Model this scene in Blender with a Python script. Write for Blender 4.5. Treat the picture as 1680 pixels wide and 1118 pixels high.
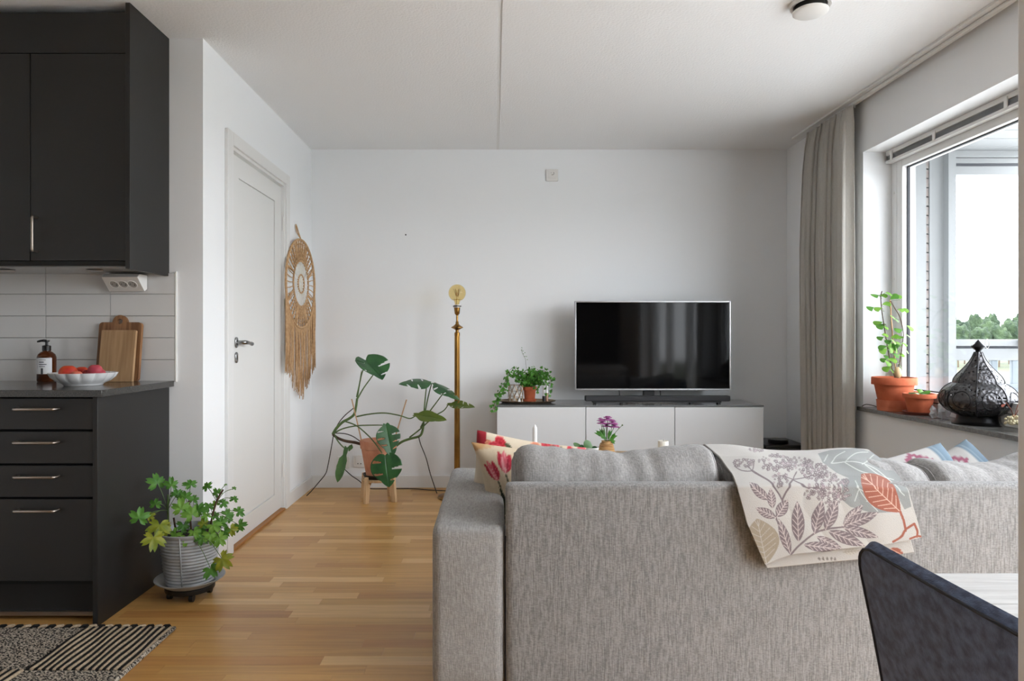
import bpy, math, random
import numpy as np
from mathutils import Vector, Matrix, noise as mnoise

# ------------------------------------------------------------------ scene reset
for o in list(bpy.data.objects):
    bpy.data.objects.remove(o, do_unlink=True)
SC = bpy.context.scene
COL = SC.collection
RND = random.Random(7)
PI = math.pi

# ------------------------------------------------------------------ camera
CAMZ = 1.10
FPX = 1120.0
cam_d = bpy.data.cameras.new('camera')
cam = bpy.data.objects.new('camera', cam_d)
COL.objects.link(cam)
cam.location = (0, 0, CAMZ)
cam.rotation_euler = (PI / 2, 0, 0)
cam_d.sensor_width = 36.0
cam_d.lens = FPX / 1680 * 36
cam_d.shift_x = (840 - 812) / 1680
cam_d.shift_y = -(559 - 556) / 1680
cam_d.clip_start = 0.02
cam_d.clip_end = 2000
SC.camera = cam


def P(px, py, Y):
    """photo pixel + distance -> world point"""
    return Vector(((px - 812) / FPX * Y, Y, CAMZ - (py - 556) / FPX * Y))


# ------------------------------------------------------------------ world and exposure
SKY = 5.0
wd = bpy.data.worlds.new('sky')
SC.world = wd
wd.use_nodes = True
wn = wd.node_tree.nodes
wl = wd.node_tree.links
wn.clear()
w_out = wn.new('ShaderNodeOutputWorld')
w_bg = wn.new('ShaderNodeBackground')
w_tc = wn.new('ShaderNodeTexCoord')
w_map = wn.new('ShaderNodeMapping')
w_map.inputs['Scale'].default_value = (1, 1, 3)
w_noi = wn.new('ShaderNodeTexNoise')
w_noi.inputs['Scale'].default_value = 2.2
w_noi.inputs['Detail'].default_value = 5
w_ramp = wn.new('ShaderNodeValToRGB')
w_ramp.color_ramp.elements[0].position = 0.35
w_ramp.color_ramp.elements[0].color = (0.85, 0.93, 1.02, 1)
w_ramp.color_ramp.elements[1].position = 0.65
w_ramp.color_ramp.elements[1].color = (0.97, 0.985, 1.0, 1)
wl.new(w_tc.outputs['Generated'], w_map.inputs['Vector'])
wl.new(w_map.outputs['Vector'], w_noi.inputs['Vector'])
wl.new(w_noi.outputs['Fac'], w_ramp.inputs['Fac'])
wl.new(w_ramp.outputs['Color'], w_bg.inputs['Color'])
w_bg.inputs['Strength'].default_value = SKY
wl.new(w_bg.outputs['Background'], w_out.inputs['Surface'])

vs = SC.view_settings
vs.view_transform = 'Standard'
vs.look = 'None'
vs.exposure = 1.3
vs.gamma = 1.0
vs.use_curve_mapping = False


def portal(name, loc, rot, sx, sy):
    ld = bpy.data.lights.new(name, 'AREA')
    ld.shape = 'RECTANGLE'
    ld.size = sx
    ld.size_y = sy
    ld.cycles.is_portal = True
    lo = bpy.data.objects.new(name, ld)
    lo.location = loc
    lo.rotation_euler = rot
    COL.objects.link(lo)


portal('daylight_portal', (2.47, 3.22, 1.45), (0, PI / 2, 0), 1.50, 1.56)
portal('daylight_portal', (2.47, 0.8, 1.19), (0, PI / 2, 0), 2.38, 2.8)

# ------------------------------------------------------------------ helpers: colour and materials


def lin(c):
    out = []
    for v in c[:3]:
        v = v / 255.0
        out.append(v / 12.92 if v <= 0.04045 else ((v + 0.055) / 1.055) ** 2.4)
    return (out[0], out[1], out[2], 1.0)


MATS = {}


def new_mat(name):
    m = bpy.data.materials.new(name)
    m.use_nodes = True
    nt = m.node_tree
    b = nt.nodes['Principled BSDF']
    MATS[name] = m
    return m, nt, b


def pm(name, col, rough=0.5, metal=0.0, var=None, vscale=(8, 8, 8), vdetail=4, bump=0.0, bscale=(60, 60, 60),
       bdist=0.002, spec=None, trans=0.0, ior=None, coat=0.0, sheen=0.0, lo=0.35, hi=0.65, coords='Object', transl=0.0):
    """one principled material: colour, optional second colour mixed by noise, optional noise bump"""
    m, nt, b = new_mat(name)
    N, L = nt.nodes, nt.links
    b.inputs['Base Color'].default_value = lin(col)
    b.inputs['Roughness'].default_value = rough
    b.inputs['Metallic'].default_value = metal
    if spec is not None:
        b.inputs['Specular IOR Level'].default_value = spec
    if trans:
        b.inputs['Transmission Weight'].default_value = trans
    if ior:
        b.inputs['IOR'].default_value = ior
    if coat:
        b.inputs['Coat Weight'].default_value = coat
        b.inputs['Coat Roughness'].default_value = 0.05
    if sheen:
        b.inputs['Sheen Weight'].default_value = sheen
    tc = N.new('ShaderNodeTexCoord')
    if var is not None:
        mp = N.new('ShaderNodeMapping')
        mp.inputs['Scale'].default_value = vscale
        L.new(tc.outputs[coords], mp.inputs['Vector'])
        nz = N.new('ShaderNodeTexNoise')
        nz.inputs['Scale'].default_value = 1.0
        nz.inputs['Detail'].default_value = vdetail
        L.new(mp.outputs['Vector'], nz.inputs['Vector'])
        rp = N.new('ShaderNodeValToRGB')
        rp.color_ramp.elements[0].position = lo
        rp.color_ramp.elements[1].position = hi
        rp.color_ramp.elements[0].color = lin(col)
        rp.color_ramp.elements[1].color = lin(var)
        L.new(nz.outputs['Fac'], rp.inputs['Fac'])
        L.new(rp.outputs['Color'], b.inputs['Base Color'])
    if bump:
        mp2 = N.new('ShaderNodeMapping')
        mp2.inputs['Scale'].default_value = bscale
        L.new(tc.outputs[coords], mp2.inputs['Vector'])
        nz2 = N.new('ShaderNodeTexNoise')
        nz2.inputs['Scale'].default_value = 1.0
        nz2.inputs['Detail'].default_value = 3
        L.new(mp2.outputs['Vector'], nz2.inputs['Vector'])
        bp = N.new('ShaderNodeBump')
        bp.inputs['Strength'].default_value = bump
        bp.inputs['Distance'].default_value = bdist
        L.new(nz2.outputs['Fac'], bp.inputs['Height'])
        L.new(bp.outputs['Normal'], b.inputs['Normal'])
    if transl:
        tr = N.new('ShaderNodeBsdfTranslucent')
        src = b.inputs['Base Color']
        if src.is_linked:
            L.new(src.links[0].from_socket, tr.inputs['Color'])
        else:
            tr.inputs['Color'].default_value = src.default_value
        mx = N.new('ShaderNodeMixShader')
        mx.inputs['Fac'].default_value = transl
        L.new(b.outputs['BSDF'], mx.inputs[1])
        L.new(tr.outputs['BSDF'], mx.inputs[2])
        L.new(mx.outputs['Shader'], N['Material Output'].inputs['Surface'])
    return m


def attr_mat(name, rough=0.9, bump=0.4, bscale=(500, 500, 500), bdist=0.001, sheen=0.1):
    """print stored as a colour attribute on the cloth"""
    m = pm(name, (200, 200, 200), rough, bump=bump, bscale=bscale, bdist=bdist, sheen=sheen)
    nt = m.node_tree
    at = nt.nodes.new('ShaderNodeAttribute')
    at.attribute_name = 'print'
    nt.links.new(at.outputs['Color'], nt.nodes['Principled BSDF'].inputs['Base Color'])
    return m


def pane_mat(name, tint=(1, 1, 1, 1), refl=0.06):
    m, nt, b = new_mat(name)
    N, L = nt.nodes, nt.links
    t = N.new('ShaderNodeBsdfTransparent')
    t.inputs['Color'].default_value = tint
    g = N.new('ShaderNodeBsdfGlossy')
    g.inputs['Roughness'].default_value = 0.02
    lw = N.new('ShaderNodeLayerWeight')
    lw.inputs['Blend'].default_value = 0.5
    pw = N.new('ShaderNodeMath')
    pw.operation = 'POWER'
    pw.inputs[1].default_value = 5.0
    L.new(lw.outputs['Facing'], pw.inputs[0])
    fr = N.new('ShaderNodeMath')
    fr.operation = 'MULTIPLY_ADD'
    fr.inputs[1].default_value = 0.6
    fr.inputs[2].default_value = refl * 0.5
    L.new(pw.outputs[0], fr.inputs[0])
    mx = N.new('ShaderNodeMixShader')
    L.new(fr.outputs[0], mx.inputs['Fac'])
    L.new(t.outputs['BSDF'], mx.inputs[1])
    L.new(g.outputs['BSDF'], mx.inputs[2])
    L.new(mx.outputs['Shader'], N['Material Output'].inputs['Surface'])
    return m


pm('wall_paint', (243, 245, 247), 0.9, bump=0.12, bscale=(160, 160, 160), bdist=0.001)
pm('ceiling_paint', (243, 244, 245), 0.95, bump=0.5, bscale=(90, 90, 90), bdist=0.004)
pm('rear_absorber', (112, 112, 110), 0.8)  # dark tone made up for the unseen rear wall to cut frontal light
pm('trim_white', (232, 232, 231), 0.45)
pm('door_white', (230, 230, 228), 0.45)
pm('plastic_white', (232, 231, 228), 0.4)
pm('socket_shade_grey', (176, 174, 170), 0.5)
pm('cabinet_black', (18, 18, 18), 0.5, spec=0.65, bump=0.1, bscale=(300, 300, 300), bdist=0.0005)
pm('cabinet_dark_gap', (14, 14, 14), 0.8)
pm('plinth_black', (18, 18, 18), 0.6)
pm('steel', (190, 186, 180), 0.3, metal=1.0)
pm('brushed_steel', (170, 160, 150), 0.35, metal=1.0)
pm('nickel', (150, 150, 150), 0.25, metal=1.0)
pm('granite', (44, 44, 43), 0.16, var=(92, 90, 88), vscale=(420, 420, 420), lo=0.45, hi=0.75, spec=0.6)
pm('tile_white', (214, 214, 213), 0.12, bump=0.03, bscale=(25, 25, 25), bdist=0.002)
pm('grout', (150, 149, 147), 0.95)
pm('screen_black', (6, 6, 7), 0.06, spec=0.22)
pm('tv_frame', (196, 196, 198), 0.3, metal=0.9)
pm('plastic_black', (18, 18, 19), 0.45)
pm('soundbar_grey', (52, 53, 56), 0.7, bump=0.5, bscale=(900, 900, 900))
pm('bench_white', (226, 228, 230), 0.35)
pm('bench_top', (120, 121, 122), 0.15, coat=0.3)
pm('terracotta', (206, 110, 74), 0.85, var=(190, 96, 62), vscale=(18, 18, 18), bump=0.2, bscale=(150, 150, 150))
pm('terracotta_pale', (205, 118, 84), 0.85, var=(190, 102, 70), vscale=(18, 18, 30), bump=0.2, bscale=(150, 150, 150))
pm('terracotta_worn', (214, 156, 126), 0.9, var=(194, 128, 98), vscale=(16, 16, 10), bump=0.3, bscale=(110, 110, 110))
pm('terracotta_dark', (128, 62, 44), 0.8)
pm('soil', (38, 28, 22), 0.95, bump=1.0, bscale=(150, 150, 150), bdist=0.01)
pm('zinc', (176, 179, 181), 0.5, metal=0.1, var=(152, 155, 158), vscale=(14, 14, 14))
pm('brass', (160, 120, 62), 0.33, metal=1.0, var=(120, 86, 42), vscale=(20, 20, 6))
pm('brass_dull', (150, 132, 110), 0.4, metal=0.9, var=(116, 100, 82), vscale=(14, 14, 14))
pm('jute', (206, 170, 130), 0.95, var=(180, 142, 102), vscale=(60, 60, 60), bump=0.6, bscale=(300, 300, 300))
pm('birch', (222, 190, 150), 0.55, var=(205, 168, 124), vscale=(90, 90, 6))
pm('leaf_dark', (54, 104, 54), 0.35, var=(36, 80, 44), vscale=(14, 14, 14), transl=0.12)
pm('leaf_olive', (104, 120, 42), 0.45, var=(84, 104, 36), vscale=(14, 14, 14), transl=0.2)
pm('leaf_pale', (92, 132, 74), 0.45, var=(76, 116, 62), vscale=(20, 20, 20), transl=0.2)
pm('leaf_fresh', (96, 150, 58), 0.5, var=(70, 126, 44), vscale=(30, 30, 30), transl=0.3)
pm('leaf_yellow', (158, 160, 44), 0.5, var=(118, 138, 40), vscale=(30, 30, 30), transl=0.3)
pm('leaf_light', (132, 178, 70), 0.5, var=(104, 156, 56), vscale=(30, 30, 30), transl=0.35)
pm('leaf_fern', (84, 146, 46), 0.55, var=(58, 118, 34), vscale=(40, 40, 40), transl=0.25)
pm('stem_green', (92, 118, 66), 0.5, var=(74, 98, 52), vscale=(30, 30, 30))
pm('stem_brown', (96, 72, 54), 0.8, var=(66, 48, 36), vscale=(40, 40, 40))
pm('root_dark', (52, 42, 36), 0.7)
pm('bamboo', (196, 156, 116), 0.6)
pm('curtain_linen', (226, 223, 217), 0.95, var=(218, 215, 209), vscale=(400, 400, 60), bump=0.35, bscale=(500, 500, 500), sheen=0.2,
   transl=0.35)
pm('sill_stone', (124, 123, 121), 0.25, var=(104, 103, 101), vscale=(120, 120, 120))
pm('lantern_base', (34, 34, 36), 0.35, metal=0.7)
pm('candle_wax', (238, 234, 222), 0.5)
pm('candle_white', (244, 244, 243), 0.4)
pm('wick', (30, 26, 24), 0.9)
pm('vase_weave', (206, 168, 116), 0.7, var=(166, 124, 78), vscale=(20, 20, 200))
pm('flower_pink', (206, 128, 190), 0.7, var=(178, 92, 158), vscale=(80, 80, 80), transl=0.2)
pm('amber_glass', (120, 60, 26), 0.05, trans=0.75, ior=1.45)
pm('label_paper', (222, 224, 226), 0.7)
pm('label_ink', (70, 72, 76), 0.8)
pm('ceramic_white', (228, 228, 228), 0.2, coat=0.4)
pm('fruit_orange', (214, 88, 40), 0.5, var=(180, 40, 34), vscale=(26, 26, 26))
pm('fruit_red', (166, 40, 38), 0.45, var=(120, 24, 34), vscale=(26, 26, 26))
pm('fruit_pink', (196, 84, 88), 0.6, var=(160, 50, 70), vscale=(24, 24, 24))
pm('fruit_peach', (222, 130, 100), 0.6, var=(206, 96, 80), vscale=(24, 24, 24))
pm('acacia', (150, 108, 72), 0.55, var=(112, 74, 46), vscale=(60, 10, 5), lo=0.4, hi=0.62)
pm('oak_board', (176, 142, 104), 0.6, var=(156, 122, 86), vscale=(80, 20, 5))
pm('oak_edge', (206, 168, 124), 0.6)
pm('threshold_oak', (172, 118, 66), 0.5)
pm('cable_black', (28, 26, 25), 0.6)
pm('chair_fabric', (102, 114, 142), 0.95, var=(72, 80, 102), vscale=(160, 60, 60), vdetail=6, bump=0.5, bscale=(420, 420, 420), sheen=0.05)
pm('chair_welt', (44, 45, 52), 0.95)
pm('metal_black', (22, 22, 23), 0.4, metal=0.6)
pm('table_wash', (196, 195, 193), 0.7, var=(178, 176, 174), vscale=(10, 70, 10), bump=0.8, bscale=(9, 80, 10), bdist=0.003)
pm('crystal', (248, 250, 252), 0.05, trans=0.7, ior=1.4)
pm('dried_flower', (226, 214, 180), 0.9)
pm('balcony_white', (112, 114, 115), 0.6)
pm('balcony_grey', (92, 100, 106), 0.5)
pm('brick_red', (112, 98, 92), 0.9, var=(120, 116, 112), vscale=(30, 30, 30))
pm('mortar', (186, 184, 180), 0.95)
pm('bounce_pale', (206, 206, 204), 0.9)
pm('deck_bounce', (200, 198, 194), 0.8)
pm('grass_field', (70, 72, 46), 0.95, var=(48, 58, 38), vscale=(0.03, 0.03, 0.03))
pm('tree_leaves', (42, 58, 38), 0.95, var=(22, 38, 24), vscale=(0.35, 0.35, 0.35), vdetail=6, bump=1.0, bscale=(1.2, 1.2, 1.2), bdist=0.6)
pm('tree_leaves_light', (52, 68, 42), 0.95, var=(30, 46, 30), vscale=(0.35, 0.35, 0.35), vdetail=6, bump=1.0, bscale=(1.2, 1.2, 1.2),
   bdist=0.6)
pm('bark', (84, 70, 58), 0.95)
pm('blind_slat', (150, 151, 152), 0.4)
pm('gasket', (52, 54, 60), 0.7)
pm('rug_beige', (204, 184, 158), 0.95, var=(176, 156, 130), vscale=(120, 120, 120), bump=0.8, bscale=(400, 120, 400))
pm('rug_black', (22, 21, 20), 0.95, bump=0.8, bscale=(400, 120, 400))
pm('rug_tweed', (28, 26, 25), 0.95, var=(196, 184, 168), vscale=(110, 190, 110), vdetail=1, lo=0.42, hi=0.58, bump=1.0,
   bscale=(110, 190, 110), bdist=0.004)
pm('speaker_black', (16, 16, 17), 0.35)
pm('gold_wire', (150, 120, 84), 0.35, metal=0.9)
pm('copper_pink', (176, 140, 120), 0.4, metal=0.6)
pm('filament', (150, 110, 60), 0.5)
pm('coffee_table', (190, 160, 124), 0.5, var=(176, 144, 108), vscale=(6, 60, 6))
pane_mat('window_glass')
pane_mat('holder_glass', (0.97, 0.97, 0.96, 1))
pane_mat('bulb_glass', (0.93, 0.82, 0.55, 1))


def sofa_material(name, c1, c2, streak=(170, 170, 12)):
    m, nt, b = new_mat(name)
    N, L = nt.nodes, nt.links
    tc = N.new('ShaderNodeTexCoord')
    outs = []
    for sc, det in ((streak, 5), ((120, 120, 260), 4)):
        mp = N.new('ShaderNodeMapping')
        mp.inputs['Scale'].default_value = sc
        L.new(tc.outputs['Object'], mp.inputs['Vector'])
        nz = N.new('ShaderNodeTexNoise')
        nz.inputs['Scale'].default_value = 1.0
        nz.inputs['Detail'].default_value = det
        L.new(mp.outputs['Vector'], nz.inputs['Vector'])
        outs.append(nz.outputs['Fac'])
    ad = N.new('ShaderNodeMath')
    ad.operation = 'MULTIPLY_ADD'
    ad.inputs[1].default_value = 0.6
    L.new(outs[0], ad.inputs[0])
    m2 = N.new('ShaderNodeMath')
    m2.operation = 'MULTIPLY'
    m2.inputs[1].default_value = 0.4
    L.new(outs[1], m2.inputs[0])
    L.new(m2.outputs[0], ad.inputs[2])
    rp = N.new('ShaderNodeValToRGB')
    rp.color_ramp.elements[0].position = 0.38
    rp.color_ramp.elements[1].position = 0.62
    rp.color_ramp.elements[0].color = lin(c1)
    rp.color_ramp.elements[1].color = lin(c2)
    L.new(ad.outputs[0], rp.inputs['Fac'])
    L.new(rp.outputs['Color'], b.inputs['Base Color'])
    bp = N.new('ShaderNodeBump')
    bp.inputs['Strength'].default_value = 0.55
    bp.inputs['Distance'].default_value = 0.003
    L.new(ad.outputs[0], bp.inputs['Height'])
    L.new(bp.outputs['Normal'], b.inputs['Normal'])
    b.inputs['Roughness'].default_value = 0.95
    b.inputs['Sheen Weight'].default_value = 0.1
    return m


sofa_material('sofa_fabric', (112, 111, 110), (150, 148, 147), streak=(260, 260, 26))
sofa_material('sofa_fabric_arm', (136, 134, 132), (164, 162, 160), streak=(260, 40, 40))
sofa_material('cushion_fabric', (128, 126, 125), (160, 157, 155), streak=(300, 60, 40))
attr_mat('throw_print', bump=0.6, bscale=(600, 600, 260), bdist=0.0015)
attr_mat('cushion_print')


def oak_floor_material():
    m, nt, b = new_mat('oak_parquet')
    N, L = nt.nodes, nt.links
    oi = N.new('ShaderNodeObjectInfo')
    gm = N.new('ShaderNodeNewGeometry')
    ad = N.new('ShaderNodeMath')
    ad.operation = 'ADD'
    L.new(oi.outputs['Random'], ad.inputs[0])
    L.new(gm.outputs['Random Per Island'], ad.inputs[1])
    fr = N.new('ShaderNodeMath')
    fr.operation = 'FRACT'
    L.new(ad.outputs[0], fr.inputs[0])
    rp = N.new('ShaderNodeValToRGB')
    cr = rp.color_ramp
    cr.elements[0].position = 0.0
    cr.elements[0].color = lin((194, 140, 78))
    cr.elements[1].position = 1.0
    cr.elements[1].color = lin((222, 178, 114))
    for pos, c in ((0.2, (200, 150, 86)), (0.55, (208, 160, 94)), (0.85, (212, 165, 99)), (0.93, (230, 190, 130))):
        e = cr.elements.new(pos)
        e.color = lin(c)
    L.new(fr.outputs[0], rp.inputs['Fac'])
    # grain runs along X; every strip gets its own offset
    cmb = N.new('ShaderNodeCombineXYZ')
    mu = N.new('ShaderNodeMath')
    mu.operation = 'MULTIPLY'
    mu.inputs[1].default_value = 37.0
    L.new(fr.outputs[0], mu.inputs[0])
    L.new(mu.outputs[0], cmb.inputs['Z'])
    va = N.new('ShaderNodeVectorMath')
    va.operation = 'ADD'
    L.new(gm.outputs['Position'], va.inputs[0])
    L.new(cmb.outputs[0], va.inputs[1])
    mp = N.new('ShaderNodeMapping')
    mp.inputs['Scale'].default_value = (2.5, 55, 1)
    L.new(va.outputs[0], mp.inputs['Vector'])
    nz = N.new('ShaderNodeTexNoise')
    nz.inputs['Scale'].default_value = 1.0
    nz.inputs['Detail'].default_value = 6
    nz.inputs['Distortion'].default_value = 0.6
    L.new(mp.outputs[0], nz.inputs['Vector'])
    mx = N.new('ShaderNodeMix')
    mx.data_type = 'RGBA'
    mx.blend_type = 'MULTIPLY'
    mx.inputs[0].default_value = 1.0
    r2 = N.new('ShaderNodeValToRGB')
    r2.color_ramp.elements[0].position = 0.3
    r2.color_ramp.elements[0].color = (0.80, 0.77, 0.73, 1)
    r2.color_ramp.elements[1].position = 0.65
    r2.color_ramp.elements[1].color = (1, 1, 1, 1)
    L.new(nz.outputs['Fac'], r2.inputs['Fac'])
    L.new(rp.outputs['Color'], mx.inputs[6])
    L.new(r2.outputs['Color'], mx.inputs[7])
    L.new(mx.outputs[2], b.inputs['Base Color'])
    b.inputs['Roughness'].default_value = 0.32
    bp = N.new('ShaderNodeBump')
    bp.inputs['Strength'].default_value = 0.06
    bp.inputs['Distance'].default_value = 0.001
    L.new(nz.outputs['Fac'], bp.inputs['Height'])
    L.new(bp.outputs['Normal'], b.inputs['Normal'])
    return m


oak_floor_material()


def lantern_material():
    """dark metal punched with round holes (real see-through holes)"""
    m, nt, b = new_mat('lantern_punched')
    N, L = nt.nodes, nt.links
    tc = N.new('ShaderNodeTexCoord')
    vo = N.new('ShaderNodeTexVoronoi')
    vo.inputs['Scale'].default_value = 75
    L.new(tc.outputs['Object'], vo.inputs['Vector'])
    lt = N.new('ShaderNodeMath')
    lt.operation = 'LESS_THAN'
    lt.inputs[1].default_value = 0.30
    L.new(vo.outputs['Distance'], lt.inputs[0])
    nz = N.new('ShaderNodeTexNoise')
    nz.inputs['Scale'].default_value = 14
    L.new(tc.outputs['Object'], nz.inputs['Vector'])
    g = N.new('ShaderNodeMath')
    g.operation = 'GREATER_THAN'
    g.inputs[1].default_value = 0.50
    L.new(nz.outputs['Fac'], g.inputs[0])
    mul = N.new('ShaderNodeMath')
    mul.operation = 'MULTIPLY'
    L.new(lt.outputs[0], mul.inputs[0])
    L.new(g.outputs[0], mul.inputs[1])
    inv = N.new('ShaderNodeMath')
    inv.operation = 'SUBTRACT'
    inv.inputs[0].default_value = 1.0
    L.new(mul.outputs[0], inv.inputs[1])
    L.new(inv.outputs[0], b.inputs['Alpha'])
    b.inputs['Base Color'].default_value = lin((86, 85, 87))
    b.inputs['Metallic'].default_value = 0.85
    b.inputs['Roughness'].default_value = 0.34
    bp = N.new('ShaderNodeBump')
    bp.inputs['Strength'].default_value = 0.8
    bp.inputs['Distance'].default_value = 0.004
    L.new(vo.outputs['Distance'], bp.inputs['Height'])
    L.new(bp.outputs['Normal'], b.inputs['Normal'])


lantern_material()


# ------------------------------------------------------------------ helpers: objects and meshes
def link(o, parent=None):
    COL.objects.link(o)
    if parent is not None:
        o.parent = parent
    return o


def tag(o, label=None, cat=None, group=None, kind=None):
    if label:
        o['label'] = label
    if cat:
        o['category'] = cat
    if group:
        o['group'] = group
    if kind:
        o['kind'] = kind
    return o


def thing(name, label, cat, loc, rz=0.0, group=None):
    e = bpy.data.objects.new(name, None)
    e.empty_display_size = 0.05
    e.location = loc
    e.rotation_euler = (0, 0, rz)
    link(e)
    return tag(e, label, cat, group)


def copy_tree(o, parent=None):
    c = o.copy()
    COL.objects.link(c)
    c.parent = parent
    for ch in list(o.children):
        copy_tree(ch, c)
    return c


class MB:
    """mesh builder; all geometry in one object"""

    def __init__(self, org=(0, 0, 0)):
        self.v = []
        self.f = []
        self.o = Vector(org)

    def add(self, vs_, fs_):
        n = len(self.v)
        o = self.o
        self.v += [(p[0] - o.x, p[1] - o.y, p[2] - o.z) for p in vs_]
        self.f += [tuple(i + n for i in f) for f in fs_]
        return self

    def box(self, x0, x1, y0, y1, z0, z1):
        vs_ = [(x0, y0, z0), (x1, y0, z0), (x1, y1, z0), (x0, y1, z0), (x0, y0, z1), (x1, y0, z1), (x1, y1, z1), (x0, y1, z1)]
        return self.add(vs_, [(0, 3, 2, 1), (4, 5, 6, 7), (0, 1, 5, 4), (1, 2, 6, 5), (2, 3, 7, 6), (3, 0, 4, 7)])

    def lathe(self, prof, c=(0, 0, 0), n=32, cap=True, ripple=None):
        vs_, fs_ = [], []
        m = len(prof)
        for r, z in prof:
            for k in range(n):
                a = 2 * PI * k / n
                rr = r * (ripple(a, r, z) if ripple else 1)
                vs_.append((c[0] + rr * math.cos(a), c[1] + rr * math.sin(a), c[2] + z))
        for i in range(m - 1):
            for k in range(n):
                k2 = (k + 1) % n
                fs_.append((i * n + k, i * n + k2, (i + 1) * n + k2, (i + 1) * n + k))
        if cap:
            fs_.append(tuple(reversed(range(n))))
            fs_.append(tuple(range((m - 1) * n, m * n)))
        return self.add(vs_, fs_)

    def tube(self, pts, r, n=8, cap=True, closed=False):
        pts = [Vector(p) for p in pts]
        m = len(pts)
        rs = r if isinstance(r, (list, tuple)) else [r] * m
        vs_, fs_ = [], []
        up = None
        for i, p in enumerate(pts):
            a = pts[(i - 1) % m] if (i > 0 or closed) else p
            b = pts[(i + 1) % m] if (i < m - 1 or closed) else p
            t = (b - a)
            if t.length < 1e-9:
                t = Vector((0, 0, 1))
            t.normalize()
            if up is None:
                up = Vector((0, 0, 1)) if abs(t.z) < 0.9 else Vector((1, 0, 0))
            s = t.cross(up)
            if s.length < 1e-6:
                s = t.cross(Vector((0.3, 1, 0.2)))
            s.normalize()
            up = s.cross(t).normalized()
            for k in range(n):
                an = 2 * PI * k / n
                vs_.append(p + (s * math.cos(an) + up * math.sin(an)) * rs[i])
        last = m if closed else m - 1
        for i in range(last):
            j = (i + 1) % m
            for k in range(n):
                k2 = (k + 1) % n
                fs_.append((i * n + k, i * n + k2, j * n + k2, j * n + k))
        if cap and not closed:
            fs_.append(tuple(reversed(range(n))))
            fs_.append(tuple(range((m - 1) * n, m * n)))
        return self.add(vs_, fs_)

    def sphere(self, c, r, nu=16, nv=10, sc=(1, 1, 1)):
        prof = []
        for i in range(nv + 1):
            a = -PI / 2 + PI * i / nv
            prof.append((max(1e-4, math.cos(a)), math.sin(a)))
        vs_, fs_ = [], []
        for pr, pz in prof:
            for k in range(nu):
                an = 2 * PI * k / nu
                vs_.append((c[0] + r * sc[0] * pr * math.cos(an), c[1] + r * sc[1] * pr * math.sin(an), c[2] + r * sc[2] * pz))
        for i in range(nv):
            for k in range(nu):
                k2 = (k + 1) % nu
                fs_.append((i * nu + k, i * nu + k2, (i + 1) * nu + k2, (i + 1) * nu + k))
        return self.add(vs_, fs_)

    def prism(self, poly, M, depth):
        """poly: 2-D outline; M: 4x4 frame; extruded along local z by depth"""
        n = len(poly)
        vs_ = [M @ Vector((p[0], p[1], 0)) for p in poly] + [M @ Vector((p[0], p[1], depth)) for p in poly]
        fs_ = [tuple(reversed(range(n))), tuple(range(n, 2 * n))]
        for i in range(n):
            j = (i + 1) % n
            fs_.append((i, j, n + j, n + i))
        return self.add(vs_, fs_)

    def grid(self, rows):
        nr, nc = len(rows), len(rows[0])
        vs_ = [p for r in rows for p in r]
        fs_ = [(i * nc + j, i * nc + j + 1, (i + 1) * nc + j + 1, (i + 1) * nc + j) for i in range(nr - 1) for j in range(nc - 1)]
        return self.add(vs_, fs_)

    def build(self, name, mat, parent=None, smooth=False, bev=0.0, seg=2, solid=0.0, loc=None):
        me = bpy.data.meshes.new(name)
        me.from_pydata([tuple(p) for p in self.v], [], self.f)
        me.update()
        me.materials.append(MATS[mat])
        o = bpy.data.objects.new(name, me)
        if loc is not None:
            o.location = loc
        elif parent is None:
            o.location = self.o
        link(o, parent)
        if smooth is True:
            me.polygons.foreach_set('use_smooth', [True] * len(me.polygons))
        elif smooth:
            me.polygons.foreach_set('use_smooth', [True] * len(me.polygons))
            me.set_sharp_from_angle(angle=math.radians(smooth))
        if bev:
            md = o.modifiers.new('bevel', 'BEVEL')
            md.width = bev
            md.segments = seg
            md.limit_method = 'ANGLE'
            md.angle_limit = math.radians(40)
            if seg > 1 and not smooth:
                me.polygons.foreach_set('use_smooth', [True] * len(me.polygons))
                me.set_sharp_from_angle(angle=math.radians(38))
                md.harden_normals = False
        if solid:
            md = o.modifiers.new('thickness', 'SOLIDIFY')
            md.thickness = solid
            md.offset = -1
        return o


def struct(o):
    o['kind'] = 'structure'
    return o


def cat_spline(pts, n):
    """Catmull-Rom through pts, n samples per span"""
    pts = [Vector(p) for p in pts]
    out = []
    for i in range(len(pts) - 1):
        p0 = pts[max(0, i - 1)]
        p1, p2 = pts[i], pts[i + 1]
        p3 = pts[min(len(pts) - 1, i + 2)]
        for k in range(n):
            t = k / n
            out.append(0.5 * ((2 * p1) + (p2 - p0) * t + (2 * p0 - 5 * p1 + 4 * p2 - p3) * t * t + (3 * p1 - p0 - 3 * p2 + p3) * t ** 3))
    out.append(pts[-1])
    return out


def interp(xs, ys, x):
    return float(np.interp(x, xs, ys))


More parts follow.
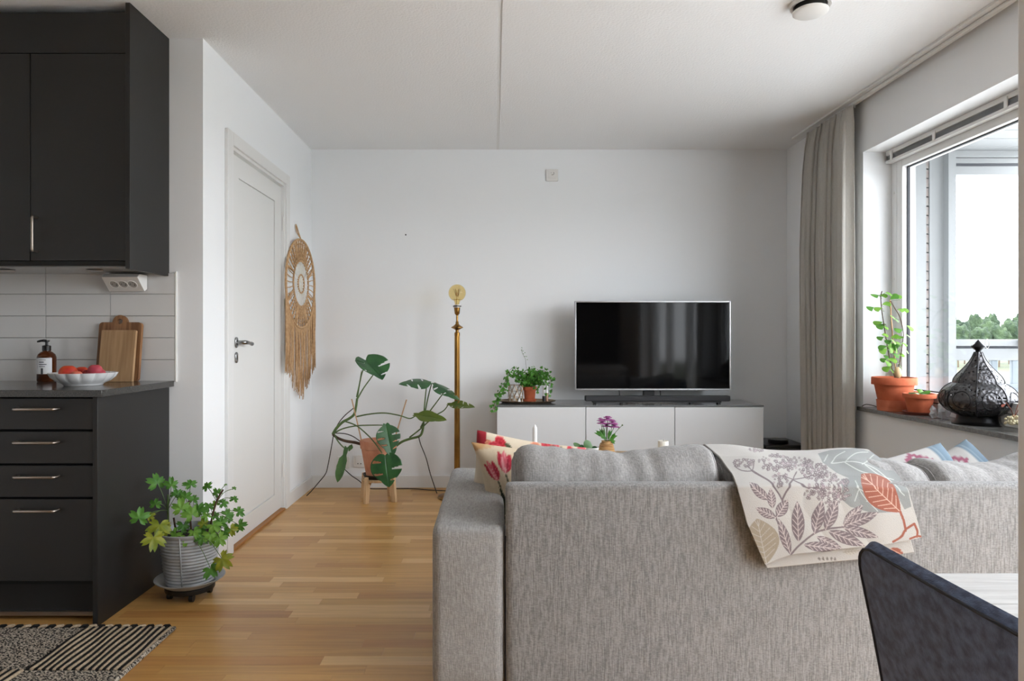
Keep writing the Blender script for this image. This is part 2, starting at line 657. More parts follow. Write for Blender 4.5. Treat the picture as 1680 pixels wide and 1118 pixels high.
# ------------------------------------------------------------------ helpers: printed cloth
class Canvas:
    def __init__(self, w, h, bg):
        self.a = np.zeros((h, w, 3))
        self.a[:] = lin(bg)[:3]
        self.w, self.h = w, h
        yy, xx = np.mgrid[0:h, 0:w]
        self.xx = xx + 0.5
        self.yy = yy + 0.5

    def _win(self, x0, x1, y0, y1):
        return (slice(max(0, int(y0)), min(self.h, int(y1) + 2)), slice(max(0, int(x0)), min(self.w, int(x1) + 2)))

    def poly(self, pts, col, alpha=1.0):
        pts = np.array(pts, float)
        w = self._win(pts[:, 0].min() - 1, pts[:, 0].max() + 1, pts[:, 1].min() - 1, pts[:, 1].max() + 1)
        x, y = self.xx[w], self.yy[w]
        if x.size == 0:
            return
        ins = np.zeros(x.shape, bool)
        n = len(pts)
        for i in range(n):
            x1, y1 = pts[i]
            x2, y2 = pts[(i + 1) % n]
            if y1 == y2:
                continue
            c = ((y1 > y) != (y2 > y)) & (x < (x2 - x1) * (y - y1) / (y2 - y1) + x1)
            ins ^= c
        self.a[w][ins] = self.a[w][ins] * (1 - alpha) + np.array(lin(col)[:3]) * alpha

    def line(self, pts, wd_, col, alpha=1.0):
        for (x1, y1), (x2, y2) in zip(pts[:-1], pts[1:]):
            w = self._win(min(x1, x2) - wd_, max(x1, x2) + wd_, min(y1, y2) - wd_, max(y1, y2) + wd_)
            x, y = self.xx[w], self.yy[w]
            if x.size == 0:
                continue
            dx, dy = x2 - x1, y2 - y1
            l2 = dx * dx + dy * dy + 1e-9
            t = np.clip(((x - x1) * dx + (y - y1) * dy) / l2, 0, 1)
            d = np.hypot(x - (x1 + t * dx), y - (y1 + t * dy))
            k = d < wd_ / 2
            self.a[w][k] = self.a[w][k] * (1 - alpha) + np.array(lin(col)[:3]) * alpha

    def curve(self, pts, wd_, col):
        s = cat_spline([(p[0], p[1], 0) for p in pts], 10)
        self.line([(p.x, p.y) for p in s], wd_, col)

    def leaf(self, base, tip, width, col, vein=None, vw=3, bend=0.0, nv=5, belly=0.45):
        b = Vector((base[0], base[1]))
        t = Vector((tip[0], tip[1]))
        d = t - b
        L_ = d.length
        d.normalize()
        n = Vector((-d.y, d.x))
        ctr = lambda s: b + d * (L_ * s) + n * (bend * L_ * 4 * s * (1 - s))
        wf = lambda s: width * 0.5 * (math.sin(PI * s ** (math.log(0.5) / math.log(belly)))) ** 0.85 if 0 < s < 1 else 0
        left, right = [], []
        for i in range(21):
            s = i / 20
            c = ctr(s)
            left.append(tuple(c + n * wf(s)))
            right.append(tuple(c - n * wf(s)))
        self.poly(left + right[::-1], col)
        if vein:
            self.line([tuple(ctr(i / 12 * 0.95)) for i in range(13)], vw, vein)
            for i in range(nv):
                s = 0.12 + 0.7 * i / max(1, nv - 1)
                s2 = min(0.96, s + 0.16)
                for sg in (-1, 1):
                    self.line([tuple(ctr(s)), tuple(ctr(s2) + n * sg * wf(s2) * 0.8)], vw * 0.8, vein)

    def sample(self, x, y):
        """bilinear"""
        x = min(max(x - 0.5, 0), self.w - 1.001)
        y = min(max(y - 0.5, 0), self.h - 1.001)
        i, j = int(y), int(x)
        fy, fx = y - i, x - j
        a = self.a
        return (a[i, j] * (1 - fx) + a[i, j + 1] * fx) * (1 - fy) + (a[i + 1, j] * (1 - fx) + a[i + 1, j + 1] * fx) * fy


def set_print(o, cols):
    me = o.data
    at = me.color_attributes.new('print', 'FLOAT_COLOR', 'POINT')
    arr = np.ones((len(me.vertices), 4), np.float32)
    arr[:, :3] = np.array(cols, np.float32)[:, :3]
    at.data.foreach_set('color', arr.ravel())


def rounded_rect(x0, x1, y0, y1, r, n=6, corners=(1, 1, 1, 1)):
    pts = []
    for (cx, cy, a0, on) in ((x1 - r, y0 + r, -PI / 2, corners[1]), (x1 - r, y1 - r, 0, corners[2]), (x0 + r, y1 - r, PI / 2, corners[3]),
                             (x0 + r, y0 + r, PI, corners[0])):
        if not on:
            pts.append((cx + math.copysign(r, cx - (x0 + x1) / 2), cy + math.copysign(r, cy - (y0 + y1) / 2)))
            continue
        for i in range(n + 1):
            a = a0 + (PI / 2) * i / n
            pts.append((cx + r * math.cos(a), cy + r * math.sin(a)))
    return pts


def frame(origin, xdir, ydir):
    x = Vector(xdir).normalized()
    y = Vector(ydir)
    y = (y - x * y.dot(x)).normalized()
    z = x.cross(y)
    M = Matrix.Identity(4)
    for i in range(3):
        M[i][0], M[i][1], M[i][2], M[i][3] = x[i], y[i], z[i], origin[i]
    return M

# ================================================================== THE SETTING
H = 2.5
XL, XR, YB = -1.36, 2.16, 5.05      # left wall, right wall, back wall
YK = 3.18                           # kitchen wall
XK = -3.2                           # far kitchen side
YR = -2.3                           # rear wall behind the camera

# --- floor: base slab and oak parquet strips running left to right
m = MB((0, 0, 0))
m.box(XK - 0.2, XR + 0.28, YR - 0.2, YB + 0.12, -0.2, -0.012)
floor = struct(m.build('floor', 'threshold_oak'))
SW = 0.0655
strip_meshes = {}


def strip_mesh(length):
    key = round(length, 2)
    if key not in strip_meshes:
        b = MB().box(0, key - 0.0006, 0, SW - 0.0005, -0.012, 0.0)
        me = bpy.data.meshes.new('plank')
        me.from_pydata(b.v, [], b.f)
        me.materials.append(MATS['oak_parquet'])
        strip_meshes[key] = me
    return strip_meshes[key]


rest = MB()
ny = int((YB - YR) / SW) + 1
for r in range(ny):
    y0 = YB - (r + 1) * SW
    if y0 < YR:
        break
    x = XK + RND.uniform(-0.5, 0)
    while x < XR:
        ln = round(RND.uniform(0.30, 0.72), 2)
        x1 = x + ln
        xa, xb = max(x, XK), min(x1, XR)
        vis = y0 > 2.02 and xb > -1.75 and xa < -0.02
        if y0 > YK and xb < XL - 0.06:
            vis = False
            x = x1
            continue
        if vis and xa == x:
            o = bpy.data.objects.new('plank', strip_mesh(ln))
            o.location = (x, y0, 0)
            link(o, floor)
        else:
            rest.box(xa, xb - 0.0006, y0, y0 + SW - 0.0005, -0.012, 0.0)
        x = x1
tag(rest.build('planks', 'oak_parquet', floor), kind='stuff')

# --- ceiling: two slabs with a filled joint between them
m = MB((0, 0, H))
m.box(XK - 0.2, XR + 0.28, YR - 0.2, YB + 0.12, H + 0.02, H + 0.2)
ceiling = struct(m.build('ceiling', 'ceiling_paint'))
XJ = 0.022
MB((0, 0, H)).box(XK - 0.2, XJ - 0.010, YR - 0.2, YB + 0.12, H, H + 0.02).build('ceiling_slab', 'ceiling_paint', ceiling)
MB((0, 0, H)).box(XJ + 0.010, XR + 0.28, YR - 0.2, YB + 0.12, H, H + 0.02).build('ceiling_slab', 'ceiling_paint', ceiling)
MB((0, 0, H)).box(XJ - 0.010, XJ + 0.010, YR - 0.2, YB + 0.12, H + 0.0035, H + 0.02).build('joint_filler', 'trim_white', ceiling)

# --- walls
m = MB()
m.box(XL - 0.12, XR + 0.29, YB, YB + 0.12, 0, H)
struct(m.build('wall_back', 'wall_paint'))

DY0, DY1, DZ = 3.51, 4.41, 2.096     # door opening in the left wall
m = MB()
m.box(XL - 0.12, XL, YK, DY0, 0, H)
m.box(XL - 0.12, XL, DY1, YB, 0, H)
m.box(XL - 0.12, XL, DY0, DY1, DZ, H)
struct(m.build('wall_left', 'wall_paint'))

m = MB()
m.box(XK, XL - 0.12, YK, YK + 0.12, 0, H)
struct(m.build('wall_kitchen', 'wall_paint'))
m = MB()
m.box(XK - 0.12, XK, YR, YK + 0.12, 0, H)
struct(m.build('wall_kitchen_side', 'wall_paint'))

# right wall with the window (W1) and the glazed balcony door, unseen and widened (W2)
WY0, WY1, WZ0, WZ1 = 2.42, 4.005, 0.678, 2.195
BY0, BY1, BZ1 = -0.6, 2.2, 2.38
XO = XR + 0.29
m = MB()
m.box(XR, XO, WY1, YB, 0, H)
m.box(XR, XO, WY0, WY1, 0, WZ0)
m.box(XR, XO, WY0, WY1, WZ1, H)
m.box(XR, XO, BY1, WY0, 0, H)
m.box(XR, XO, BY0, BY1, BZ1, H)
m.box(XR, XO, YR, BY0, 0, H)
struct(m.build('wall_right', 'wall_paint'))

m = MB()
m.box(XK, XO, YR - 0.12, YR, 0, H)
struct(m.build('wall_rear', 'rear_absorber'))

# upright of a door frame beside the camera
m = MB()
m.box(0.397, 0.467, 0.44, 0.52, 0, H)
struct(m.build('trim_4', 'trim_white', bev=0.003))

# --- baseboards
m = MB()
m.box(XL + 0.014, XR, YB - 0.014, YB, 0, 0.083)
m.box(XL + 0.014, XR, YB - 0.011, YB, 0.083, 0.088)
struct(m.build('baseboard_back', 'trim_white'))
m = MB()
m.box(XL, XL + 0.014, 4.475, YB, 0, 0.083)
m.box(XL, XL + 0.011, 4.475, YB, 0.083, 0.088)
struct(m.build('baseboard_left', 'trim_white'))
m = MB()
m.box(XR - 0.014, XR, BY1 + 0.1, YB - 0.014, 0, 0.085)
struct(m.build('baseboard_right', 'trim_white'))
m = MB()
m.box(XL, XL + 0.014, YK, 3.43, 0, 0.085)
struct(m.build('trim_1', 'trim_white'))

# --- the white door in the left wall
door = bpy.data.objects.new('door_1', None)
door.location = (XL, (DY0 + DY1) / 2, 0)
link(door)
struct(door)
DO = door.location
m = MB(DO)          # casing standing proud of the wall
cz = 2.163
m.box(XL, XL + 0.018, 3.435, DY0, 0, cz)
m.box(XL, XL + 0.018, DY1, 4.475, 0, cz)
m.box(XL, XL + 0.018, DY0, DY1, DZ, cz)
m.build('casing', 'trim_white', door, bev=0.003)
m = MB(DO)          # jamb lining
m.box(XL - 0.12, XL + 0.004, DY0, DY0 + 0.018, 0, DZ)
m.box(XL - 0.12, XL + 0.004, DY1 - 0.018, DY1, 0, DZ)
m.box(XL - 0.12, XL + 0.004, DY0 + 0.018, DY1 - 0.018, DZ - 0.016, DZ)
m.build('jamb', 'trim_white', door)
LX = XL - 0.014     # leaf front face
LY0, LY1, LZ0, LZ1 = DY0 + 0.021, DY1 - 0.021, 0.016, DZ - 0.025
PY0, PY1, PZ0, PZ1 = 3.66, 4.262, 0.122, 1.962
m = MB(DO)
m.box(LX - 0.04, LX - 0.010, LY0, LY1, LZ0, LZ1)
m.box(LX - 0.010, LX, LY0, PY0, LZ0, LZ1)
m.box(LX - 0.010, LX, PY1, LY1, LZ0, LZ1)
m.box(LX - 0.010, LX, PY0, PY1, LZ0, PZ0)
m.box(LX - 0.010, LX, PY0, PY1, PZ1, LZ1)
leaf_o = m.build('door_leaf', 'door_white', door)
m = MB(DO)
m.box(LX - 0.0101, LX - 0.004, PY0 + 0.006, PY1 - 0.006, PZ0 + 0.006, PZ1 - 0.006)
m.build('door_panel', 'door_white', leaf_o, bev=0.003)
m = MB(DO)
m.box(LX - 0.06, XL + 0.012, DY0 + 0.018, DY1 - 0.018, 0, 0.013)
m.build('threshold', 'threshold_oak', door, bev=0.002)


def rosette(z, hh, name, parent):
    pts = []
    for i in range(24):
        a = 2 * PI * i / 24
        pts.append((0.017 * math.cos(a), (hh - 0.017) * (1 if math.sin(a) > 0 else -1) + 0.017 * math.sin(a)))
    b = MB(DO)
    b.prism(pts, frame((LX, 3.617, z), (0, 1, 0), (0, 0, 1)), 0.009)
    return b.build(name, 'nickel', parent, bev=0.003)


rz_ = rosette(1.08, 0.029, 'handle_rosette', leaf_o)
m = MB(DO)
hp = cat_spline([(LX + 0.006, 3.617, 1.08), (LX + 0.036, 3.618, 1.08), (LX + 0.048, 3.630, 1.080), (LX + 0.050, 3.665, 1.078),
                 (LX + 0.047, 3.70, 1.075), (LX + 0.044, 3.745, 1.070)], 6)
rr = [interp([0, 0.3, 0.5, 0.75, 0.93, 1], [0.011, 0.012, 0.011, 0.0085, 0.012, 0.007], i / (len(hp) - 1)) for i in range(len(hp))]
m.tube(hp, rr, 14)
m.build('handle', 'nickel', leaf_o, smooth=True)
ks = rosette(1.0, 0.029, 'keyhole_plate', leaf_o)
m = MB(DO)
m.box(LX + 0.0085, LX + 0.0098, 3.6145, 3.6195, 0.988, 1.012)
m.build('keyhole', 'plastic_black', leaf_o)
for z in (1.84, 0.255):
    m = MB(DO)
    m.tube([(LX + 0.012, LY1 + 0.004, z - 0.045), (LX + 0.012, LY1 + 0.004, z + 0.045)], 0.007, 10)
    m.build('hinge', 'plastic_white', door, smooth=40)

# --- window in the right wall
win = bpy.data.objects.new('window_1', None)
win.location = (XR + 0.2, (WY0 + WY1) / 2, WZ0)
link(win)
struct(win)
WO = win.location
FX0, FX1 = 2.325, 2.41


def ring(b, x0, x1, y0, y1, z0, z1, w):
    b.box(x0, x1, y0, y0 + w, z0, z1)
    b.box(x0, x1, y1 - w, y1, z0, z1)
    b.box(x0, x1, y0 + w, y1 - w, z0, z0 + w)
    b.box(x0, x1, y0 + w, y1 - w, z1 - w, z1)
    return b


ring(MB(WO), FX0, FX1, WY0, WY1, 0.70, WZ1, 0.055).build('window_frame', 'trim_white', win, bev=0.004)
ring(MB(WO), FX0 + 0.010, FX0 + 0.02, WY0 + 0.055, WY1 - 0.055, 0.755, WZ1 - 0.055, 0.006).build('gasket', 'gasket', win)
sash = ring(MB(WO), FX0 - 0.004, FX1 - 0.01, WY0 + 0.061, WY1 - 0.061, 0.761, WZ1 - 0.061, 0.051).build('sash', 'trim_white', win, bev=0.004)
ring(MB(WO), FX0 + 0.024, FX0 + 0.040, WY0 + 0.112, WY1 - 0.112, 0.812, WZ1 - 0.112, 0.006).build('bead', 'gasket', sash)
MB(WO).box(FX0 + 0.03, FX0 + 0.034, WY0 + 0.112, WY1 - 0.112, 0.812, WZ1 - 0.112).build('pane', 'window_glass', sash)
m = MB(WO)
m.box(XR - 0.022, FX0 + 0.02, WY0, WY1 + 0.03, 0.678, 0.700)
m.build('window_sill', 'sill_stone', win, bev=0.002)
for z in (0.95, 1.45, 1.95):          # round plugs in the frame
    b = MB(WO)
    b.tube([(FX0 - 0.002, WY1 - 0.028, z), (FX0 + 0.001, WY1 - 0.028, z)], 0.008, 12)
    b.build('plug', 'plastic_white', win)

# glazed balcony doors out of the picture, widened to let more daylight in
w2 = bpy.data.objects.new('window_2', None)
w2.location = (XR + 0.2, (BY0 + BY1) / 2, 0)
link(w2)
struct(w2)
O2 = w2.location
ring(MB(O2), FX0, FX1, BY0, BY1, 0.0, BZ1, 0.09).build('window_frame', 'trim_white', w2, bev=0.004)
for y in (0.30, 1.25):
    MB(O2).box(FX0, FX1, y - 0.05, y + 0.05, 0.09, BZ1 - 0.09).build('mullion', 'trim_white', w2, bev=0.004)
for (ya, yb) in ((BY0 + 0.09, 0.25), (0.35, 1.20), (1.30, BY1 - 0.09)):
    MB(O2).box(FX0 + 0.04, FX0 + 0.044, ya, yb, 0.09, BZ1 - 0.09).build('pane', 'window_glass', w2)
# --- raised venetian blind
bl = thing('venetian_blind', 'white venetian blind pulled up to the head of the window', 'blind', (2.305, WY1 - 0.01, 2.12))
BO = bl.location
m = MB(BO)
m.box(2.286, 2.322, WY0 + 0.01, WY1 - 0.012, 2.168, 2.194)
m.build('head_rail', 'plastic_white', bl, bev=0.002)
for k in range(7):
    b = MB(BO)
    z = 2.164 - k * 0.0036
    b.box(2.288, 2.320, WY0 + 0.015, WY1 - 0.016, z - 0.0016, z)
    b.build('slat', 'blind_slat', bl)
m = MB(BO)
m.box(2.284, 2.322, WY0 + 0.012, WY1 - 0.012, 2.122, 2.138)
m.build('bottom_rail', 'plastic_white', bl, bev=0.003)
for y in (3.93, 3.55, 3.05, 2.6):
    b = MB(BO)
    b.box(2.279, 2.286, y - 0.010, y + 0.010, 2.130, 2.182)
    b.build('bracket', 'plastic_white', bl, bev=0.002)

# --- curtain rail on the ceiling
rl = thing('curtain_rail', 'white curtain rail fixed to the ceiling along the window wall', 'curtain rail', (2.09, 2.5, 2.47))
m = MB(rl.location)
m.box(2.066, 2.118, 0.6, 4.75, H - 0.012, H)
m.build('rail_base', 'trim_white', rl)
m = MB(rl.location)
m.box(2.096, 2.118, 0.6, 4.56, H - 0.03, H - 0.012)
m.build('track', 'plastic_white', rl, bev=0.004)

# --- kitchen tiles with recessed grout
m = MB((XK, YK, 0.9))
m.box(XK, -1.486, YK - 0.004, YK, 0.90, 1.406)
back = struct(m.build('trim_2', 'grout'))
tile_me = None
TW, TH = 0.3, 0.1015
for r in range(5):
    z0 = 0.902 + r * TH
    z1 = min(z0 + TH - 0.002, 1.404)
    for c in range(6):
        x1 = -1.488 - c * TW
        x0 = max(x1 - TW + 0.0025, XK)
        b = MB((0, 0, 0)).box(x0 - XK, x1 - XK, -0.010, -0.003, z0 - 0.9, z1 - 0.9)
        o = b.build('tile', 'tile_white', back, bev=0.0012)
m = MB((0, 0, 0))
m.box(-1.486 - XK, -1.480 - XK, -0.011, 0, 0.0, 0.512)
m.build('edge_strip', 'plastic_white', back)

# ================================================================== OUTSIDE THE WINDOW
g2 = MB((0, 0, -8.9))
g2.box(-40, 60, -90, 70, -8.98, -8.9)  # pale plane added to bounce skylight up onto the room ceiling
struct(g2.build('ground_bounce', 'bounce_pale'))
g = MB((0, 0, -9))
g.box(-300, 500, -300, 900, -9.5, -9)
struct(g.build('ground', 'grass_field'))


def tree_mesh(seed):
    import bmesh
    bm = bmesh.new()
    bmesh.ops.create_icosphere(bm, subdivisions=4, radius=1)
    off = Vector((seed * 7.1, seed * 3.3, seed * 1.7))
    for v in bm.verts:
        d = v.co.normalized()
        n = mnoise.fractal(d * 2.2 + off, 0.9, 2.1, 5)
        n2 = mnoise.noise(d * 1.3 + off * 2)
        r = 1 + 0.34 * n + 0.2 * n2
        v.co = Vector((d.x * 3.6 * r, d.y * 3.6 * r, 9.8 + d.z * 4.7 * r))
    me = bpy.data.meshes.new('crown')
    bm.to_mesh(me)
    bm.free()
    me.polygons.foreach_set('use_smooth', [True] * len(me.polygons))
    return me


protos = []
for s in range(4):
    me = tree_mesh(s + 1)
    me.materials.append(MATS['tree_leaves' if s % 2 else 'tree_leaves_light'])
    t = MB().tube([(0, 0, 0), (0.1, 0, 4), (0, 0.1, 8)], [0.3, 0.25, 0.15], 8)
    tm = bpy.data.meshes.new('trunk')
    tm.from_pydata([tuple(v) for v in t.v], [], t.f)
    tm.materials.append(MATS['bark'])
    protos.append((me, tm, s))
for row, (Y, base, n) in enumerate(((305, -5, 12), (272, -7, 12), (240, -9, 11))):
    for k in range(n):
        me, tm, s = protos[RND.randrange(4)]
        x = Y * (0.56 + 0.34 * (k + 0.5 * (row % 2) + RND.uniform(-0.12, 0.12)) / n)
        e = thing('tree', 'bushy ' + ('mid green' if s % 2 else 'pale green') + ' tree in the wood beyond the balcony', 'tree',
                  (x, Y + RND.uniform(-3, 3), -9), RND.uniform(0, 6), 'trees of the wood beyond the balcony')
        sc = RND.uniform(0.95, 1.05) * (1.38 if row == 0 else 1.2 if row == 1 else 1.0)
        e.scale = (0.85, 0.85, sc)
        link(bpy.data.objects.new('crown', me), e)
        link(bpy.data.objects.new('trunk', tm), e)

# balcony: boarded end wall, roof boards, beam, railing
YE = 5.5
bal = MB()
bal.box(XO, 3.475, YE, YE + 0.08, -0.1, 2.62)
bal.box(3.475, 3.503, YE + 0.04, YE + 0.08, -0.1, 2.62)
bal.box(3.503, 3.615, YE, YE + 0.08, -0.1, 2.62)
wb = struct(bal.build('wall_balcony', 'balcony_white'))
for k in range(34):
    b = MB()
    z = k * 0.075
    b.box(3.4755, 3.5025, YE + 0.012, YE + 0.04, z, z + 0.065)
    b.build('brick', 'brick_red', wb)
m = MB()
m.box(3.615, 3.675, YE - 0.06, YE + 0.08, -0.1, 2.62)
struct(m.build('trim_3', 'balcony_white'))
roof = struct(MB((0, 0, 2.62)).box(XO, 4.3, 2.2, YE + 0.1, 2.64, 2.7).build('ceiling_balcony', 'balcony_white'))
y = YE + 0.1
while y > 2.45:
    b = MB((0, 0, 2.62))
    b.box(XO, 4.3, y - 0.21, y - 0.006, 2.615, 2.64)
    b.build('board', 'balcony_white', roof, bev=0.004)
    y -= 0.216
beam = thing('balcony_beam', 'white boxed beam across the open balcony end with a screen housing', 'beam', (4.3, YE, 2.42))
for (z0, z1, d) in ((2.56, 2.615, 0.02), (2.515, 2.558, 0.0), (2.42, 2.49, 0.01)):
    b = MB(beam.location)
    b.box(3.675, 4.3, YE - d, YE + 0.06, z0, z1)
    b.build('beam_board', 'balcony_white', beam, bev=0.004)
b = MB(beam.location)
b.box(3.675, 4.3, YE + 0.01, YE + 0.05, 2.49, 2.515)
b.build('screen_slot', 'gasket', beam)
struct(MB().box(XO, 4.3, -1.0, YE + 0.1, -0.2, -0.08).build('floor_balcony', 'deck_bounce'))  # balcony floor lightened to bounce daylight up to the ceiling
rail = thing('balcony_railing', 'white balcony railing with flat handrail and upright posts', 'railing', (4.3, YE, -0.08))
RO = rail.location


def rb(name, mat, x0, x1, y0, y1, z0, z1):
    MB(RO).box(x0, x1, y0, y1, z0, z1).build(name, mat, rail, bev=0.004)


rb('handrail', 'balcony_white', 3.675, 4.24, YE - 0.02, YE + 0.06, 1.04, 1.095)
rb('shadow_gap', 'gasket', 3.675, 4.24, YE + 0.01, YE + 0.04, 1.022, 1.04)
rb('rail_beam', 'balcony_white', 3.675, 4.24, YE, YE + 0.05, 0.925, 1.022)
x = 3.68
while x < 4.2:
    rb('post', 'balcony_grey', x, x + 0.05, YE + 0.01, YE + 0.04, -0.08, 0.925)
    x += 0.165
rb('low_rail', 'balcony_grey', 3.675, 4.24, YE, YE + 0.04, 0.70, 0.735)
rb('kick_panel', 'balcony_grey', 3.675, 4.24, YE + 0.045, YE + 0.055, -0.08, 0.62)
rb('handrail', 'balcony_white', 4.20, 4.27, -1.0, YE - 0.02, 1.04, 1.095)
y = -0.9
while y < YE - 0.2:
    rb('post', 'balcony_grey', 4.22, 4.25, y, y + 0.05, -0.08, 1.04)
    y += 0.3

# ================================================================== KITCHEN
XS = -1.516                       # outer face of the end panels
# --- wall cabinet
UY = 2.835
wc = thing('wall_cabinet', 'tall black kitchen wall cabinet reaching up to the ceiling', 'cabinet', (-2.0, 3.0, 1.39))
O = wc.location
MB(O).box(XS - 0.019, XS, UY, YK - 0.002, 1.391, H - 0.003).build('end_panel', 'cabinet_black', wc, bev=0.001)
m = MB(O)
m.box(XK + 0.3, XS - 0.019, UY + 0.03, YK - 0.012, 1.408, 2.44)
m.build('carcass', 'cabinet_dark_gap', wc)
MB(O).box(XK + 0.3, XS - 0.020, UY + 0.012, UY + 0.03, 2.292, 2.462).build('fascia', 'cabinet_black', wc, bev=0.001)
for (x0, x1) in ((-1.934, XS - 0.022), (-2.345, -1.938), (-2.75, -2.349)):
    d = MB(O).box(x0, x1, UY + 0.008, UY + 0.028, 1.425, 2.288).build('door', 'cabinet_black', wc, bev=0.0015)
    if x0 > -2.0:
        hx = x0 + 0.028
        b = MB(O)
        b.tube(cat_spline([(hx, UY + 0.010, 1.463), (hx, UY - 0.022, 1.463)], 2) +
               cat_spline([(hx, UY - 0.024, 1.468), (hx, UY - 0.024, 1.598)], 4) +
               cat_spline([(hx, UY - 0.022, 1.603), (hx, UY + 0.010, 1.603)], 2), 0.0055, 10)
        b.build('handle', 'brushed_steel', d, smooth=50)
MB(O).box(XK + 0.3, XS - 0.019, UY + 0.010, UY + 0.03, 1.406, 1.423).build('light_rail', 'cabinet_dark_gap', wc)
MB(O).box(XK + 0.3, XS - 0.019, UY + 0.03, YK - 0.012, 1.400, 1.408).build('bottom_board', 'bench_top', wc)
for px in (17, 161):
    p = P(px, 441, 3.0)
    b = MB(O)
    b.lathe([(0.034, 1.3985), (0.030, 1.3955), (0.022, 1.3955)], (p.x, 2.975, 0), 24)
    b.build('downlight', 'steel', wc, smooth=30)

# --- base unit with four drawers
BYF = 2.605
bc = thing('base_cabinet', 'black base cabinet with four drawers and bar handles', 'cabinet', (-1.9, 2.9, 0))
O = bc.location
MB(O).box(XS - 0.019, XS, BYF, YK - 0.002, 0.0, 0.877).build('end_panel', 'cabinet_black', bc, bev=0.001)
m = MB(O)
m.box(-2.34, XS - 0.019, BYF + 0.035, YK - 0.012, 0.15, 0.870)
m.build('carcass', 'cabinet_dark_gap', bc)


def zrow(py, Y=2.612):
    return CAMZ - (py - 556) / FPX * Y


rows = [(654, 705), (708.5, 761), (764.5, 816), (819.5, 954)]
for (ya, yb) in rows:
    z1, z0 = zrow(ya), zrow(yb)
    d = MB(O).box(-2.335, XS - 0.021, BYF + 0.006, BYF + 0.026, z0, z1).build('drawer', 'cabinet_black', bc, bev=0.0015)
    hz = z1 - 0.039
    xa, xb = -1.822, -1.668
    b = MB(O)
    b.tube([(xa, BYF + 0.008, hz), (xa, BYF - 0.022, hz), (xa + 0.006, BYF - 0.027, hz), (xb - 0.006, BYF - 0.027, hz), (xb, BYF - 0.022, hz),
            (xb, BYF + 0.008, hz)], 0.0058, 10)
    b.build('handle', 'brushed_steel', d, smooth=50)
MB(O).box(-2.34, XS - 0.019, BYF + 0.07, BYF + 0.09, 0.035, 0.155).build('plinth', 'plinth_black', bc)
MB(O).box(-2.34, XS - 0.019, BYF + 0.055, BYF + 0.07, 0.020, 0.035).build('plinth_strip', 'steel', bc)
bc2 = thing('base_cabinet', 'black base cabinet with one plain door next to the drawers', 'cabinet', (-2.7, 2.9, 0))
O = bc2.location
MB(O).box(XK + 0.02, -2.342, BYF + 0.035, YK - 0.012, 0.035, 0.870).build('carcass', 'cabinet_dark_gap', bc2)
MB(O).box(XK + 0.02, -2.342, BYF + 0.006, BYF + 0.026, zrow(954), zrow(654)).build('door', 'cabinet_black', bc2, bev=0.0015)
MB(O).box(XK + 0.02, -2.342, BYF + 0.06, BYF + 0.085, 0.0, 0.034).build('plinth', 'plinth_black', bc2)

# --- worktop
wt = MB((-1.9, 2.88, 0.878)).box(XK + 0.02, -1.489, 2.583, YK - 0.011, 0.878, 0.905).build('worktop', 'granite', bev=0.002)
tag(wt, 'dark speckled polished stone worktop on the black base units', 'worktop')
TOPZ = 0.905

# --- three-way socket block under the wall cabinet
sk = thing('socket_block', 'white angled power strip with three round sockets under the wall cabinet', 'socket', (-1.7, 3.12, 1.31))
O = sk.location
A = P(171.5, 453, 3.085)
x0, x1 = -1.775, -1.612
prof = [(3.165, 1.394), (3.098, 1.394), (3.078, 1.378), (3.142, 1.318), (3.165, 1.330)]
b = MB(O)
M = Matrix(((0, 0, 1, x0), (1, 0, 0, 0), (0, 1, 0, 0), (0, 0, 0, 1)))
b.prism(prof, M, x1 - x0)
b.build('housing', 'plastic_white', sk, bev=0.0015)
fn = Vector((0, -0.060, -0.064)).normalized()      # outward normal of the sloping face
fu = Vector((0, -0.064, 0.060)).normalized()
mid = Vector((0, 3.110, 1.348))
for k in range(3):
    c = Vector((-1.735 + k * 0.0415, mid.y, mid.z))
    M = frame(c + fn * 0.0003, (1, 0, 0), fu)
    if M.col[2].to_3d().dot(fn) < 0:
        M = frame(c + fn * 0.0003, (-1, 0, 0), fu)
    vs_ring = MB(O)
    pts = [(0.0205 * math.cos(2 * PI * i / 28), 0.0205 * math.sin(2 * PI * i / 28)) for i in range(28)]
    vs_ring.tube([M @ Vector((p[0], p[1], 0)) for p in pts], 0.0022, 6, closed=True)
    s_o = vs_ring.build('socket', 'plastic_white', sk, smooth=True)
    d_ = MB(O)
    d_.prism([(0.0195 * p[0] / 0.0205, 0.0195 * p[1] / 0.0205) for p in pts], M, 0.0006)
    d_.build('socket_face', 'socket_shade_grey', s_o)  # flat face greyed to look recessed, the shade is in its colour
    h_ = MB(O)
    for (hx, hy, hr) in ((-0.0075, 0.002, 0.0026), (0.0095, -0.004, 0.0028), (0.013, 0.004, 0.0018), (0.006, 0.011, 0.0018)):
        h_.prism([(hx + hr * math.cos(2 * PI * i / 10), hy + hr * math.sin(2 * PI * i / 10)) for i in range(10)], M, 0.0010)
    h_.build('pin_hole', 'plastic_black', s_o)

# --- chopping boards leaning on the tiles
YT = YK - 0.010


def lean_frame(xc, ybase, ztop_off, tilt):
    """x to the right, y up the board, z towards the tiles"""
    up = Vector((0, math.sin(tilt), math.cos(tilt)))
    return frame((xc, ybase, TOPZ + 0.001), (1, 0, 0), up)


